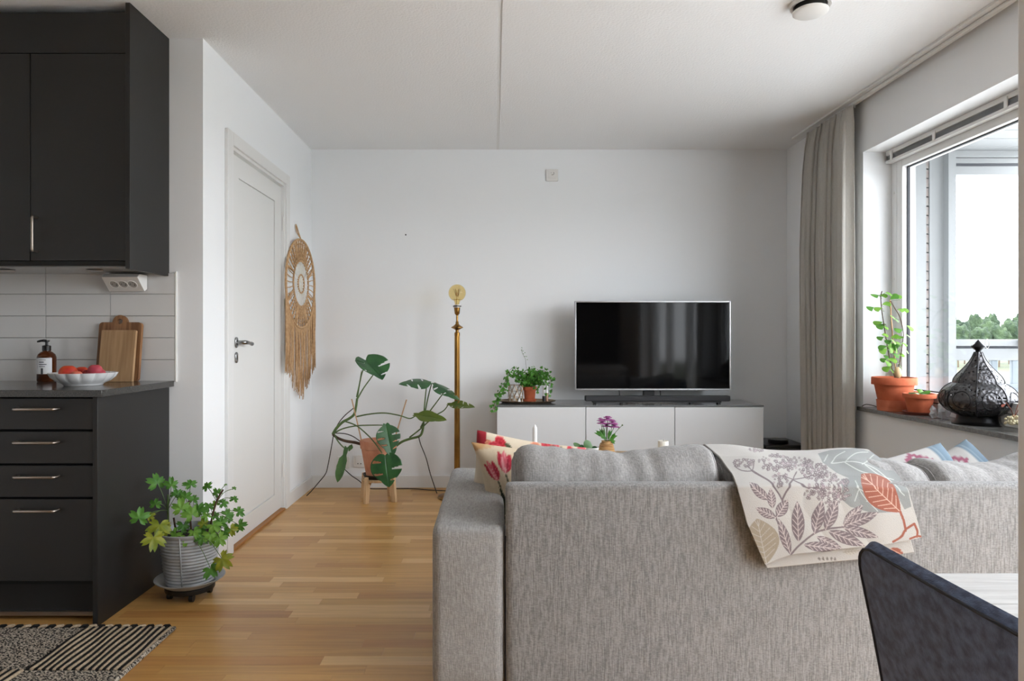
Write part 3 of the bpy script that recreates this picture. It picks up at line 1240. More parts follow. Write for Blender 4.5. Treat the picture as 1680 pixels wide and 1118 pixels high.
def board(name, label, mat, edge, outline, xc, ybase, tilt, thick, hole=None):
    M = lean_frame(xc, ybase, 0, tilt)
    n = len(outline)
    b = MB((xc, ybase, TOPZ))
    if hole:
        # outline with a round hole joined through a slit
        k0 = max(range(n), key=lambda i: outline[i][1])
        ol = outline[k0:] + outline[:k0]
        hc, hr = hole
        hp_ = [(hc[0] + hr * math.cos(PI / 2 - 2 * PI * i / 20), hc[1] + hr * math.sin(PI / 2 - 2 * PI * i / 20)) for i in range(21)]
        poly = ol + [ol[0]] + hp_
        b.prism(poly, M, -thick)
    else:
        b.prism(outline, M, -thick)
    o = b.build(name, mat)
    tag(o, label, 'cutting board')
    return o


w = 0.098
ol = []
for (x, y) in rounded_rect(-w, w, 0.0, 0.272, 0.016):
    ol.append((x, y))
# handle lug on the top edge
lug = []
idx = max(range(len(ol)), key=lambda i: (round(ol[i][1], 4), ol[i][0]))
arc = [(-0.004 + 0.034 * math.cos(a), 0.272 + 0.034 * math.sin(a)) for a in [PI * i / 14 for i in range(15)]]
out = []
for i, p in enumerate(ol):
    out.append(p)
    if i == idx:
        out.append((0.036, 0.272))
        out += arc
        out.append((-0.044, 0.272))
# lean: tilt is sin-based on the distance to the tiles
board('cutting_board', 'large brown wooden cutting board with round handle hole leaning on the tiles', 'acacia', None, out,
      (193.5 - 812) / FPX * 3.13, 3.118, 0.125, 0.018, hole=((-0.004, 0.276), 0.0125))
bo = board('cutting_board', 'small plain oak cutting board leaning on the larger board', 'oak_board', None,
           rounded_rect(-0.0775, 0.0775, 0, 0.236, 0.004, 3), (190.5 - 812) / FPX * 3.09, 3.078, 0.148, 0.016)
eb = MB((0, 0, 0))

# --- soap bottle
sx = (76.5 - 812) / FPX * 3.10
sb = thing('soap_bottle', 'brown glass pump soap bottle with a white label', 'bottle', (sx, 3.10, TOPZ))
b = MB()
b.lathe([(0.036, 0.001), (0.0385, 0.006), (0.0385, 0.110), (0.034, 0.124), (0.024, 0.134), (0.0165, 0.138), (0.0165, 0.146)], n=36)
b.build('bottle', 'amber_glass', sb, smooth=50)
b = MB()
b.lathe([(0.0345, 0.006), (0.0345, 0.036), (0.001, 0.036)], n=30)
b.build('soap', 'amber_glass', sb, smooth=50)


def arc_patch(r, a0, a1, z0, z1, n=14):
    return [[(r * math.cos(a0 + (a1 - a0) * i / n), r * math.sin(a0 + (a1 - a0) * i / n), z) for i in range(n + 1)] for z in (z0, z1)]


b = MB()
A0, A1 = -PI / 2 + 0.58 - 1.42, -PI / 2 + 0.58 + 0.55
b.grid(arc_patch(0.0390, A0, A1, 0.036, 0.108))
b.build('label', 'label_paper', sb)
b = MB()
for (fa, fb, z0, z1) in ((0.3, 0.68, 0.0985, 0.1005), (0.3, 0.58, 0.0875, 0.0915), (0.3, 0.72, 0.0775, 0.081), (0.3, 0.64, 0.0685, 0.0710),
                         (0.42, 0.54, 0.034, 0.062)):
    b.grid(arc_patch(0.0393, A0 + (A1 - A0) * fa, A0 + (A1 - A0) * fb, z0, z1, 6))
b.build('print', 'label_ink', sb)
b = MB()
b.lathe([(0.0175, 0.140), (0.0175, 0.163), (0.010, 0.165), (0.006, 0.166), (0.006, 0.180), (0.012, 0.181), (0.012, 0.188)], n=20)
b.tube(cat_spline([(0.0, 0, 0.184), (-0.018, -0.004, 0.186), (-0.036, -0.010, 0.181)], 4), [0.006] * 4 + [0.005] * 3 + [0.004] * 2, 8)
b.build('pump', 'plastic_black', sb, smooth=40)

# --- fruit bowl
bx = (137 - 812) / FPX * 2.85
bw = thing('fruit_bowl', 'white scalloped ceramic bowl filled with stone fruit', 'bowl', (bx, 2.85, TOPZ))
flute = lambda a, r, z: 1 + 0.075 * abs(math.cos(7 * a)) ** 0.6 * min(1, max(0, (z - 0.008) / 0.03))
b = MB()
b.lathe([(0.070, 0.0), (0.074, 0.006), (0.078, 0.010), (0.098, 0.020), (0.112, 0.036), (0.120, 0.053), (0.118, 0.054), (0.108, 0.037), (0.094, 0.023),
         (0.070, 0.012), (0.001, 0.011)], n=112, ripple=flute)
b.build('bowl', 'ceramic_white', bw, smooth=60)
fr = [(112, 613, 0.034, 'fruit_orange', 'large orange-red nectarine in the white bowl', 2.82), (125, 617, 0.020, 'fruit_red', 'small dark red plum behind the pale peach in the bowl', 2.87),
      (126, 618, 0.022, 'fruit_peach', 'pale pinkish peach at the front of the bowl', 2.80), (134, 612, 0.026, 'fruit_orange', 'orange-red nectarine between plum and pale peach', 2.89),
      (144, 616, 0.023, 'fruit_red', 'dark red plum in the middle of the bowl', 2.84), (156, 609, 0.027, 'fruit_pink', 'pinkish red peach highest in the bowl', 2.83),
      (164, 614, 0.021, 'fruit_pink', 'small pink peach beside the highest peach', 2.87)]
for (px, py, r, mt, lb, Y) in fr:
    p = P(px, py - 1, Y)
    b = MB(p)
    n0 = len(b.v)
    b.sphere(p, r, 22, 14, (1.06, 1.0, 0.94))
    # groove down one side
    nv = []
    for v in b.v:
        d = Vector(v)
        a = math.atan2(d.x, -d.y) - 0.4
        k = 1 - 0.07 * math.exp(-(a / 0.22) ** 2)
        nv.append((d.x * k, d.y * k, d.z - 0.12 * r * math.exp(-((d.x ** 2 + d.y ** 2) / (0.3 * r) ** 2)) * (1 if d.z > 0 else 0)))
    b.v = nv
    o = b.build('peach' if 'peach' in lb else 'nectarine' if 'nectarine' in lb else 'plum', mt, smooth=True)
    tag(o, lb, 'fruit', 'fruit in the white bowl')

# --- rug
RX, RYF = -1.203, 2.590
rug = thing('rug', 'black and beige patchwork rug of striped and tweed squares', 'rug', (RX, RYF, 0))
O = rug.location
PS = 0.333
m = MB(O)
m.box(RX - 4.5 * PS, RX - 0.012, RYF - 4.2 * PS, RYF - 0.010, 0.0, 0.006)
m.build('backing', 'rug_black', rug)
for i in range(4):
    for j in range(4):
        x1 = RX - 0.014 - i * PS
        y1 = RYF - 0.012 - j * PS
        x0, y0 = x1 - PS + 0.003, y1 - PS + 0.003
        if (i + j) % 2 == 0:
            nst = 13
            wv = (x1 - x0) / nst
            sq = bpy.data.objects.new('striped_square', None)
            link(sq, rug)
            for k in range(nst):
                for half in range(2):
                    b = MB(O)
                    xa = x0 + wv * (k + half * 0.48)
                    wd2 = wv * (0.48 if half == 0 else 0.52)
                    pts = []
                    for q in range(13):
                        t = q / 12
                        pts.append((xa + wd2 / 2 + 0.0025 * math.sin(7 * t + k + i), y0 + (y1 - y0) * t, 0.0075))
                    b.tube(pts, wd2 * 0.52, 6)
                    b.v = [(v[0], v[1], max(v[2], 0.0055)) for v in b.v]
                    b.build('stripe', 'rug_black' if half == 0 else 'rug_beige', sq, smooth=True)
        else:
            b = MB(O)
            n = 60
            rows_ = []
            for a in range(n + 1):
                rw = []
                for c in range(n + 1):
                    x = x0 + (x1 - x0) * c / n
                    y = y0 + (y1 - y0) * a / n
                    h = 0.008 + 0.003 * math.sin(c * 2.1 + (a % 2) * PI) * math.sin(a * 1.57)
                    rw.append((x, y, h))
                rows_.append(rw)
            b.grid(rows_)
            b.build('tweed_square', 'rug_tweed', rug, smooth=True)
for k in range(46):
    b = MB(O)
    x = RX - 0.02 - k * 0.031
    b.tube([(x, RYF - 0.010, 0.006), (x - 0.012, RYF - 0.001, 0.0105), (x - 0.027, RYF - 0.004, 0.010), (x - 0.036, RYF - 0.016, 0.006)],
           [0.004, 0.0068, 0.0068, 0.004], 6)
    b.build('edge_knot', 'rug_beige' if k % 2 else 'rug_black', rug, smooth=True)
b = MB(O)
b.tube([(RX - 0.008, RYF - 0.012 - 1.38 * t / 20, 0.007 + 0.0008 * (t % 2)) for t in range(21)], 0.0075, 8)
b.build('edge_band', 'rug_tweed', rug, smooth=True)

# ================================================================== SOFA
SY = 2.045                         # plane of the sofa's rear
sofa = thing('sofa', 'long light grey ribbed fabric sofa standing with its rear to the kitchen', 'sofa', (0.95, 2.5, 0))
O = sofa.location
AH, BH = 0.536, 0.664


def soft_box(b, x0, x1, y0, y1, z0, z1, r, n=(24, 24, 16), puff=0.0, seed=0, wav=0.0):
    """box with rounded edges and slightly swollen faces"""
    import bmesh
    bm = bmesh.new()
    bmesh.ops.create_cube(bm, size=2.0)
    bmesh.ops.subdivide_edges(bm, edges=bm.edges[:], cuts=n[0], use_grid_fill=True)
    hx, hy, hz = (x1 - x0) / 2, (y1 - y0) / 2, (z1 - z0) / 2
    c = Vector(((x0 + x1) / 2, (y0 + y1) / 2, (z0 + z1) / 2))
    vs_ = []

    def sp(t):          # crowd vertices toward the edges
        return math.copysign(1 - (1 - abs(t)) ** 1.8, t)
    for v in bm.verts:
        u = Vector((sp(v.co.x), sp(v.co.y), sp(v.co.z)))
        p = Vector((u.x * hx, u.y * hy, u.z * hz))
        q = Vector((max(-hx + r, min(hx - r, p.x)), max(-hy + r, min(hy - r, p.y)), max(-hz + r, min(hz - r, p.z))))
        d = p - q
        if d.length > 1e-9:
            # distance to the rounded surface
            d.normalize()
            p = q + d * r
        if puff:
            p.x += puff * u.x * (1 - u.y ** 2) * (1 - u.z ** 2)
            p.y += puff * u.y * (1 - u.x ** 2) * (1 - u.z ** 2)
            p.z += puff * u.z * (1 - u.x ** 2) * (1 - u.y ** 2)
        if wav:
            k = mnoise.noise(Vector((p.x * 9 + seed, p.y * 9, p.z * 9))) * wav
            p += p.normalized() * k
        vs_.append(c + p)
    bm.verts.index_update()
    fs_ = [tuple(v.index for v in f.verts) for f in bm.faces]
    bm.free()
    return b.add(vs_, fs_)


def sbox(name, mat, x0, x1, y0, y1, z0, z1, r, parent, **kw):
    return soft_box(MB(O), x0, x1, y0, y1, z0, z1, r, **kw).build(name, mat, parent, smooth=True)


XA0, XA1 = -0.190, 0.031
SXR = 2.10
sbox('armrest', 'sofa_fabric_arm', XA0, XA1, SY + 0.004, SY + 0.955, 0.045, AH, 0.028, sofa, puff=0.004, wav=0.003)
sbox('armrest', 'sofa_fabric_arm', SXR - 0.22, SXR, SY + 0.18, SY + 0.955, 0.045, AH, 0.028, sofa, puff=0.004)
sbox('back_panel', 'sofa_fabric', XA1 + 0.002, SXR, SY, SY + 0.05, 0.04, BH, 0.014, sofa, n=(30,), puff=0.002, wav=0.0015)
sbox('seat_base', 'sofa_fabric', XA1, SXR - 0.22, SY + 0.05, SY + 0.94, 0.05, 0.27, 0.02, sofa)
for k in range(3):
    w_ = (SXR - 0.22 - XA1) / 3
    sbox('seat_cushion', 'sofa_fabric', XA1 + k * w_ + 0.003, XA1 + (k + 1) * w_ - 0.003, SY + 0.16, SY + 0.95, 0.27, 0.43, 0.035, sofa, puff=0.012)
for (x, y) in ((XA0 + 0.06, SY + 0.06), (XA0 + 0.06, SY + 0.88), (SXR - 0.06, SY + 0.06), (SXR - 0.06, SY + 0.88)):
    MB(O).box(x - 0.03, x + 0.03, y - 0.03, y + 0.03, 0, 0.048).build('foot', 'plastic_black', sofa, bev=0.003)
# stitched seams
b = MB(O)
b.tube([(XA1 + 0.0015, SY + 0.010, 0.05), (XA1 + 0.0015, SY + 0.010, AH - 0.03)], 0.0022, 6)
b.build('seam', 'chair_welt', sofa)


def back_cushion(x0, x1, top, yf, zb, depth=0.22, seed=0.0, lean=0.08, n=60, mat='cushion_fabric'):
    """loose upholstered back cushion; top = list of (fraction, z) for its crest"""
    rows_ = []
    N_, K = n, 36
    fx, fz = [t[0] for t in top], [t[1] for t in top]
    for i in range(N_ + 1):
        u = i / N_
        x = x0 + (x1 - x0) * u
        e = min(u, 1 - u)
        side = (1 - (1 - min(1, e / 0.07)) ** 2.2) ** 0.5 if e < 0.07 else 1.0
        zt = interp(fx, fz, u)
        rw = []
        for k in range(K):
            a = 2 * PI * k / K
            ca, sa = math.cos(a), math.sin(a)
            px_ = math.copysign(abs(ca) ** 0.55, ca)
            pz_ = math.copysign(abs(sa) ** 0.62, sa)
            hz = (zt - zb) / 2
            zz = zb + hz + pz_ * hz * (0.86 + 0.14 * side)
            yy = px_ * depth / 2 * (0.42 + 0.58 * side) * (1 - 0.28 * max(0, pz_) ** 2)
            p = Vector((x, yf + depth / 2 + yy + lean * (zz - zb), zz))
            # creases fanning from the seam along the crest
            cr = mnoise.noise(Vector((x * 26 + seed, zz * 5, yy * 3))) * 0.0065 + mnoise.noise(Vector((x * 9 + seed, zz * 9, 3.1))) * 0.009
            p += Vector((0, ca, sa)) * cr
            rw.append(p)
        rw.append(rw[0])
        rows_.append(rw)
    b = MB(O)
    nr, nc = len(rows_), K
    vs_ = [p for r in rows_ for p in r[:-1]]
    fs_ = [(i * nc + j, i * nc + (j + 1) % nc, (i + 1) * nc + (j + 1) % nc, (i + 1) * nc + j) for i in range(nr - 1) for j in range(nc)]
    fs_.append(tuple(reversed(range(nc))))
    fs_.append(tuple(range((nr - 1) * nc, nr * nc)))
    b.add(vs_, fs_)
    o = b.build('back_cushion', mat, sofa, smooth=True)
    # piping seam around the end
    for u_i, inset in ((1, 0.004), (nr - 2, -0.004)):
        s = MB(O)
        s.tube([(p - Vector((0, 0, 0))) + (p - sum(rows_[u_i][:-1], Vector()) / nc).normalized() * 0.0012 for p in rows_[u_i][:-1]], 0.0024, 5, closed=True)
        s.build('piping', 'sofa_fabric_arm', o, smooth=True)
    return o


def zat(py, Y):
    return CAMZ - (py - 556) / FPX * Y


CY = 2.25
c1 = [((px - 838) / (1156 - 838), zat(py, CY)) for (px, py) in ((838, 748), (850, 738), (870, 734), (903, 737), (956, 742), (1018, 745), (1059, 739),
                                                                (1100, 733), (1145, 729), (1156, 740))]
back_cushion(0.055, 0.710, c1, SY + 0.055, 0.43, 0.30, 0.0, lean=0.02)
c2 = [(0, zat(758, CY)), (0.06, zat(752, CY)), (0.5, zat(752, CY)), (0.88, zat(754, CY)), (1.0, zat(764, CY))]
back_cushion(0.715, 1.385, c2, SY + 0.055, 0.43, 0.30, 5.3, lean=0.02)
c3 = [(0, zat(762, CY)), (0.06, zat(756, CY)), (0.2, zat(762, CY)), (0.45, zat(763, CY)), (0.62, zat(757, CY)), (0.75, zat(747, CY)), (0.9, zat(740, CY)),
      (1, zat(742, CY))]
back_cushion(1.390, 1.900, c3, SY + 0.055, 0.43, 0.30, 9.1, lean=0.02)


# --- scatter cushions
def pillow(name, label, canvas, size, thick, M, cat='cushion', group=None, n=90, seed=0, pinch=0.075, taper=0.0):
    """square cushion with pointed corners, printed both sides; M places it (x right, y up, z normal)"""
    b = MB()
    cols = []
    H_, W_ = canvas.h, canvas.w
    for side in (1, -1):
        rows_ = []
        for i in range(n + 1):
            v = -1 + 2 * i / n
            rw = []
            for j in range(n + 1):
                u = -1 + 2 * j / n
                x = u * size / 2 * (1 - pinch * (1 - v * v) ** 1.5)
                if u < 0:
                    x *= 1 - taper * ((1 - v) / 2) ** 0.8
                y = v * size / 2 * (1 - pinch * 0.4 * (1 - u * u) ** 1.5)
                t = ((1 - u ** 4) * (1 - v ** 4)) ** 0.55
                z = side * thick / 2 * t
                z += 0.006 * mnoise.noise(Vector((x * 14 + seed, y * 14, side))) * t ** 0.5
                rw.append((x, y, z))
                cols.append(canvas.sample((u + 1) / 2 * W_, (1 - (v + 1) / 2) * H_))
            rows_.append(rw if side == 1 else rw)
        if side == 1:
            b.grid(rows_)
        else:
            k0 = len(b.v)
            b.grid(rows_)
            nf = n * n
            b.f[-nf:] = [tuple(reversed(f)) for f in b.f[-nf:]]
    o = b.build(name, 'cushion_print', None, smooth=True, loc=(0, 0, 0))
    set_print(o, cols)
    o.matrix_world = M
    tag(o, label, cat, group)
    return o


# tulip print
tul = Canvas(300, 300, (206, 188, 160))
rr_ = random.Random(3)
for k in range(160):
    x, y = rr_.uniform(0, 300), rr_.uniform(0, 300)
    tul.poly([(x + 9 * math.cos(a) * rr_.uniform(0.6, 1.2), y + 9 * math.sin(a)) for a in [i * PI / 4 for i in range(8)]], (214, 198, 172), 0.5)


def tulip(cv, x, y, s, ang, c1_=(176, 34, 56), c2_=(206, 92, 104)):
    ca, sa = math.cos(ang), math.sin(ang)
    T = lambda p: (x + s * (p[0] * ca - p[1] * sa), y + s * (p[0] * sa + p[1] * ca))
    b0 = T((0, 0))
    cv.leaf(T((0, 0)), T((-0.42, -1.25)), 0.62 * s, c1_, None)
    cv.leaf(T((0, 0)), T((0.42, -1.25)), 0.62 * s, c1_, None)
    cv.leaf(T((0, 0.02)), T((0, -1.35)), 0.62 * s, c2_, (228, 178, 176), 1.2, nv=0 or 1)
    cv.leaf(T((-0.12, 0)), T((-0.2, -1.2)), 0.16 * s, (222, 150, 154), None)
    cv.leaf(T((0.15, 0)), T((0.26, -1.15)), 0.14 * s, (150, 26, 48), None)


# visible strip: the left flank of the cushion
for (x, y, s, a) in ((76, 56, 38, 0.08), (50, 78, 36, -0.5), (190, 110, 40, 0.5), (236, 200, 44, -0.2), (150, 250, 36, 0.3)):
    tul.curve([(x, y), (x + 12, y + 40), (x + 20, y + 110)], 5, (46, 52, 30))
    tul.leaf((x + 16, y + 90), (x + 50, y + 10), 16, (58, 62, 34), None)
    tul.leaf((x + 10, y + 100), (x - 26, y + 40), 14, (40, 46, 28), None)
    tulip(tul, x, y, s, a)
tul.curve([(40, 210), (90, 235), (150, 260)], 5, (34, 38, 24))
tul.curve([(50, 190), (80, 240), (84, 290)], 5, (40, 44, 28))
for k in range(60):
    t = k / 60
    tul.poly([(0, 0), (40 - 40 * t * 0.2, 0), (0, 20)], (176, 128, 74), 0.03)
tul.poly([(0, 0), (60, 0), (30, 9), (0, 16)], (190, 148, 100), 0.6)

rose = Canvas(300, 300, (212, 198, 176))
for k in range(38):
    x, y = rr_.uniform(0, 300), rr_.uniform(0, 300)
    if k < 9:
        x, y = 30 + k * 32, rr_.uniform(6, 40)
    c = rr_.choice([(182, 36, 50), (206, 92, 100), (196, 60, 72), (214, 140, 110)])
    r = rr_.uniform(9, 15)
    for q in range(4):
        rq = r * (1 - q * 0.22)
        cc = tuple(max(0, min(255, int(v + (-18 if q % 2 else 16)))) for v in c)
        rose.poly([(x + rq * 1.3 * math.cos(a) * (1 + 0.12 * math.sin(3 * a + k)), y + rq * math.sin(a)) for a in [i * PI / 9 for i in range(18)]], cc)
    rose.leaf((x + r, y), (x + r + 22, y + 12), 12, (70, 78, 52), None)
rose.poly([(0, 0), (26, 0), (22, 34), (0, 40)], (150, 24, 40))


def pillow_frame(c, yaw, lean_, roll):
    return Matrix.Translation(c) @ Matrix.Rotation(yaw, 4, 'Z') @ Matrix.Rotation(PI / 2 + lean_, 4, 'X') @ Matrix.Rotation(roll, 4, 'Z')


# pillow local x: right, y: up, z: towards the camera
def corner_frame(target, local, yaw, lean_, roll):
    R = Matrix.Rotation(yaw, 4, 'Z') @ Matrix.Rotation(PI / 2 + lean_, 4, 'X') @ Matrix.Rotation(roll, 4, 'Z')
    c = target - (R @ Vector((local[0], local[1], 0)))
    return Matrix.Translation(c) @ R


pillow('scatter_cushion', 'cream cushion printed with red tulips tucked beside the sofa armrest', tul, 0.44, 0.13,
       corner_frame(P(773, 726, 2.50), (-0.22, 0.22), 0.10, 0.16, -0.11), group='floral cushions', pinch=0.10, taper=0.55)
pillow('scatter_cushion', 'cream cushion printed with red roses behind the tulip cushion', rose, 0.44, 0.12,
       corner_frame(P(783, 706, 2.64), (-0.22, 0.22), 0.10, 0.16, -0.18), group='floral cushions', seed=4, pinch=0.12)


def kilim_canvas(sh):
    cv = Canvas(240, 240, (196, 194, 192))
    blue, pink, org = (112, 134, 150), (158, 92, 114), (180, 122, 104)
    cv.poly([(192, 0), (240, 0), (240, 240), (192, 240)], blue)
    cv.poly([(200, 0), (207, 0), (207, 240), (200, 240)], (140, 158, 172))
    for cx_ in (42, 134):
        for cy_ in (46, 150):
            for i in range(-4, 5):
                for j in range(-4, 5):
                    d = abs(i) + abs(j)
                    if d in (3, 4):
                        cv.poly([(cx_ + i * 9 - 4.5, cy_ + j * 9 - 4.5), (cx_ + i * 9 + 4.5, cy_ + j * 9 - 4.5), (cx_ + i * 9 + 4.5, cy_ + j * 9 + 4.5),
                                 (cx_ + i * 9 - 4.5, cy_ + j * 9 + 4.5)], pink)
                    elif d == 1:
                        cv.poly([(cx_ + i * 9 - 4.5, cy_ + j * 9 - 4.5), (cx_ + i * 9 + 4.5, cy_ + j * 9 - 4.5), (cx_ + i * 9 + 4.5, cy_ + j * 9 + 4.5),
                                 (cx_ + i * 9 - 4.5, cy_ + j * 9 + 4.5)], pink if sh else org)
    if sh:
        cv.poly([(4, 50), (60, 44), (60, 52), (4, 60)], org)
    return cv


pillow('scatter_cushion', 'white kilim cushion with pink diamonds and pale blue border beside the throw', kilim_canvas(False), 0.36, 0.11,
       corner_frame(P(1543, 727, 2.62), (0.18, 0.18), -0.1, -0.65, 0.30), group='kilim cushions', n=60)
pillow('scatter_cushion', 'white kilim cushion with pink diamonds, orange streak and blue border against the right armrest', kilim_canvas(True), 0.36, 0.11,
       corner_frame(P(1585, 721, 2.74), (0.18, 0.18), -0.1, -0.65, 0.52), group='kilim cushions', n=60, seed=7)

# ================================================================== THROW over the sofa
cv = Canvas(1680, 948, (174, 170, 165))
PUR, GRY, RST, TAN, CRM = (110, 98, 101), (130, 132, 130), (142, 82, 64), (146, 135, 118), (176, 170, 164)
# grey broad leaves
cv.poly([(870, 120), (960, 95), (1150, 80), (1290, 120), (1420, 230), (1500, 380), (1520, 480), (1470, 500), (1420, 400), (1330, 330), (1180, 330), (1000, 260),
         (900, 190)], GRY)
cv.poly([(1030, 300), (1120, 290), (1240, 380), (1310, 450), (1420, 515), (1250, 525), (1090, 480), (1030, 430)], GRY)
for pts in ([(960, 190), (1120, 180), (1290, 240), (1470, 400)], [(960, 190), (1000, 140), (1060, 105)], [(1060, 180), (1130, 120), (1220, 110)],
            [(1180, 200), (1260, 130)], [(1060, 184), (1160, 240), (1260, 270)], [(1200, 205), (1300, 270), (1400, 300)],
            [(1130, 310), (1180, 400), (1280, 510)], [(1140, 345), (1230, 400)], [(1150, 360), (1120, 440)], [(1205, 440), (1300, 470)], [(910, 180), (940, 130)]):
    cv.curve(pts, 6, (178, 180, 175))
# tan leaves at the left fold
cv.leaf((500, 880), (430, 560), 250, TAN, CRM, 4, nv=7, belly=0.5)


# umbel flower heads (mottled clusters)
def umbel(cx_, cy_, rx, ry, n_, seed_):
    q = random.Random(seed_)
    for _ in range(n_):
        a, r_ = q.uniform(0, 2 * PI), math.sqrt(q.random())
        x, y = cx_ + rx * r_ * math.cos(a), cy_ + ry * r_ * math.sin(a)
        s = q.uniform(6, 13)
        cv.poly([(x + s * math.cos(t) * (0.7 + 0.5 * (i % 2)), y + s * math.sin(t) * (0.7 + 0.5 * (i % 2))) for i, t in enumerate([k * PI / 5 for k in range(10)])],
                PUR if q.random() < 0.8 else (146, 130, 134))
        cv.poly([(x + s * 0.35 * math.cos(t), y + s * 0.35 * math.sin(t)) for t in [k * PI / 3 for k in range(6)]], CRM)


for a in ((560, 180, 110, 60, 80, 1), (730, 200, 110, 55, 80, 2), (600, 300, 60, 45, 30, 3), (850, 250, 90, 60, 70, 4), (960, 330, 120, 75, 90, 5),
          (840, 380, 80, 50, 55, 6), (1020, 390, 70, 50, 45, 7), (345, 185, 78, 34, 36, 8), (430, 95, 60, 14, 10, 9), (960, 450, 50, 40, 22, 10)):
    umbel(*a)
for pts, w_ in (([(400, 240), (520, 310), (580, 380), (612, 440)], 13), ([(690, 300), (640, 370), (612, 430)], 13), ([(690, 300), (700, 270), (716, 250)], 8),
                ([(690, 300), (760, 290), (830, 270)], 8), ([(690, 305), (740, 330), (800, 350)], 8), ([(690, 300), (640, 280), (600, 270)], 7),
                ([(280, 210), (330, 240), (400, 240), (415, 190)], 7), ([(400, 240), (370, 210)], 6), ([(800, 345), (860, 350), (920, 370)], 6),
                ([(612, 440), (590, 500), (565, 550), (590, 620), (650, 780), (672, 815)], 11),
                ([(672, 815), (730, 750), (830, 670), (930, 635), (1035, 622)], 13), ([(1035, 622), (1080, 560), (1150, 480)], 8), ([(1040, 625), (1120, 590)], 8)):
    cv.curve(pts, w_, PUR)
V = (176, 164, 160)
for (b0, t0, wd_) in (((510, 430), (380, 322), 66), ((540, 490), (525, 350), 62), ((562, 555), (420, 485), 66), ((570, 550), (650, 430), 84),
                      ((668, 810), (582, 560), 70), ((725, 725), (715, 440), 92), ((835, 668), (890, 430), 88), ((915, 640), (995, 430), 90),
                      ((1040, 615), (1180, 465), 76), ((1060, 612), (1285, 520), 80), ((1045, 630), (1285, 692), 72), ((935, 650), (1190, 755), 84),
                      ((850, 690), (1035, 778), 60), ((760, 745), (1000, 780), 70), ((1040, 610), (1120, 500), 40)):
    cv.leaf(b0, t0, wd_, PUR, V, 6, nv=6)
# rust leaf and branches
cv.leaf((1445, 520), (1170, 262), 205, RST, (196, 160, 142), 6, nv=7, belly=0.52)
for pts, w_ in (([(1440, 515), (1465, 580), (1480, 650)], 17), ([(1390, 725), (1450, 690), (1480, 640), (1540, 600)], 17), ([(1540, 600), (1562, 650), (1560, 690)], 16),
                ([(1510, 705), (1560, 688), (1595, 690)], 14)):
    cv.curve(pts, w_, RST)
cv.leaf((1465, 822), (1370, 775), 60, RST, (196, 160, 142), 5, nv=3)
for k in range(5):
    cv.leaf((880 + k * 26, 860), (868 + k * 30, 832), 15, (110, 104, 100), None)
cv.leaf((1040, 800), (1160, 790), 50, (176, 170, 160), (150, 144, 134), 5, nv=5)


def cpx(u, pts):
    """u 0..1 -> pixel along a pixel polyline (spline)"""
    n = len(pts) - 1
    f = min(max(u, 0), 1) * n
    i = min(int(f), n - 1)
    t = f - i
    p0, p1, p2, p3 = pts[max(0, i - 1)], pts[i], pts[i + 1], pts[min(n, i + 2)]
    out_ = []
    for c in range(2):
        a, b_, c_, d = p0[c], p1[c], p2[c], p3[c]
        out_.append(0.5 * (2 * b_ + (c_ - a) * t + (2 * a - 5 * b_ + 4 * c_ - d) * t * t + (3 * b_ - a - 3 * c_ + d) * t ** 3))
    return out_


row_top = [(1157, 733), (1205, 734), (1265, 742), (1325, 743), (1385, 739), (1424, 741)]
row_mid0 = [(1180, 752), (1235, 752), (1290, 757), (1345, 757), (1400, 757), (1458, 766)]
row_mid1 = [(1200, 780), (1255, 778), (1310, 780), (1365, 782), (1425, 784), (1478, 790)]
row_edge = [(1209, 800), (1262, 798), (1317, 798), (1372, 799), (1430, 801), (1489, 808)]
row_f1 = [(1224, 858), (1277, 850), (1332, 846), (1390, 843), (1445, 843), (1501, 848)]
row_f2 = [(1254, 926), (1296, 910), (1345, 904), (1400, 898), (1455, 892), (1510, 882)]
# (pixel row, distance)
ROWS = [(row_top, 2.36), (row_mid0, 2.22), (row_mid1, 2.09), (row_edge, SY - 0.016), (row_f1, SY - 0.026), (row_f2, SY - 0.034)]
vcum = [0, 0.16, 0.36, 0.5, 0.76, 1.0]
th = thing('throw_blanket', 'cream throw blanket with purple, grey and rust leaf print over the sofa back', 'blanket', (1.0, SY, 0.4))
b = MB(th.location)
cols = []
NU, NV = 380, 300
rows_ = []
# part lying behind the cushion crest
for i in range(-14, 0):
    rw = []
    for j in range(NU + 1):
        u = j / NU
        p = P(*cpx(u, row_top), 2.36)
        k = i / 14
        p = p + Vector((0, 0.10 * (-k) ** 0.8, -0.14 * k * k))
        rw.append(p)
        cols.append(np.array(lin((174, 170, 165))[:3]))
    rows_.append(rw)
for i in range(NV + 1):
    v = i / NV
    rw = []
    ys = [r[1] for r in ROWS]
    Y = float(np.interp(v, vcum, ys))
    for j in range(NU + 1):
        u = j / NU
        # spline across rows in pixel space
        k = max(q for q in range(len(vcum)) if vcum[q] <= v + 1e-9)
        k = min(k, len(vcum) - 2)
        t = (v - vcum[k]) / (vcum[k + 1] - vcum[k])
        q0 = cpx(u, ROWS[max(0, k - 1)][0])
        q1 = cpx(u, ROWS[k][0])
        q2 = cpx(u, ROWS[k + 1][0])
        q3 = cpx(u, ROWS[min(len(ROWS) - 1, k + 2)][0])
        px_ = q1[0] + (q2[0] - q1[0]) * t
        py_ = q1[1] + (q2[1] - q1[1]) * t
        p = P(px_, py_, Y)
        if v < 0.5:
            p.z += 0.006 * math.sin(PI * min(1, v / 0.5)) * mnoise.noise(Vector((u * 6, v * 6, 1)))
        p.y -= 0.006 * abs(mnoise.noise(Vector((u * 4.5, v * 2.2, 7)))) * min(1, v * 2)
        rw.append(p)
        cols.append(cv.sample((px_ - 1140) * 1680 / 390, (py_ - 720) * 1680 / 390))
    rows_.append(rw)
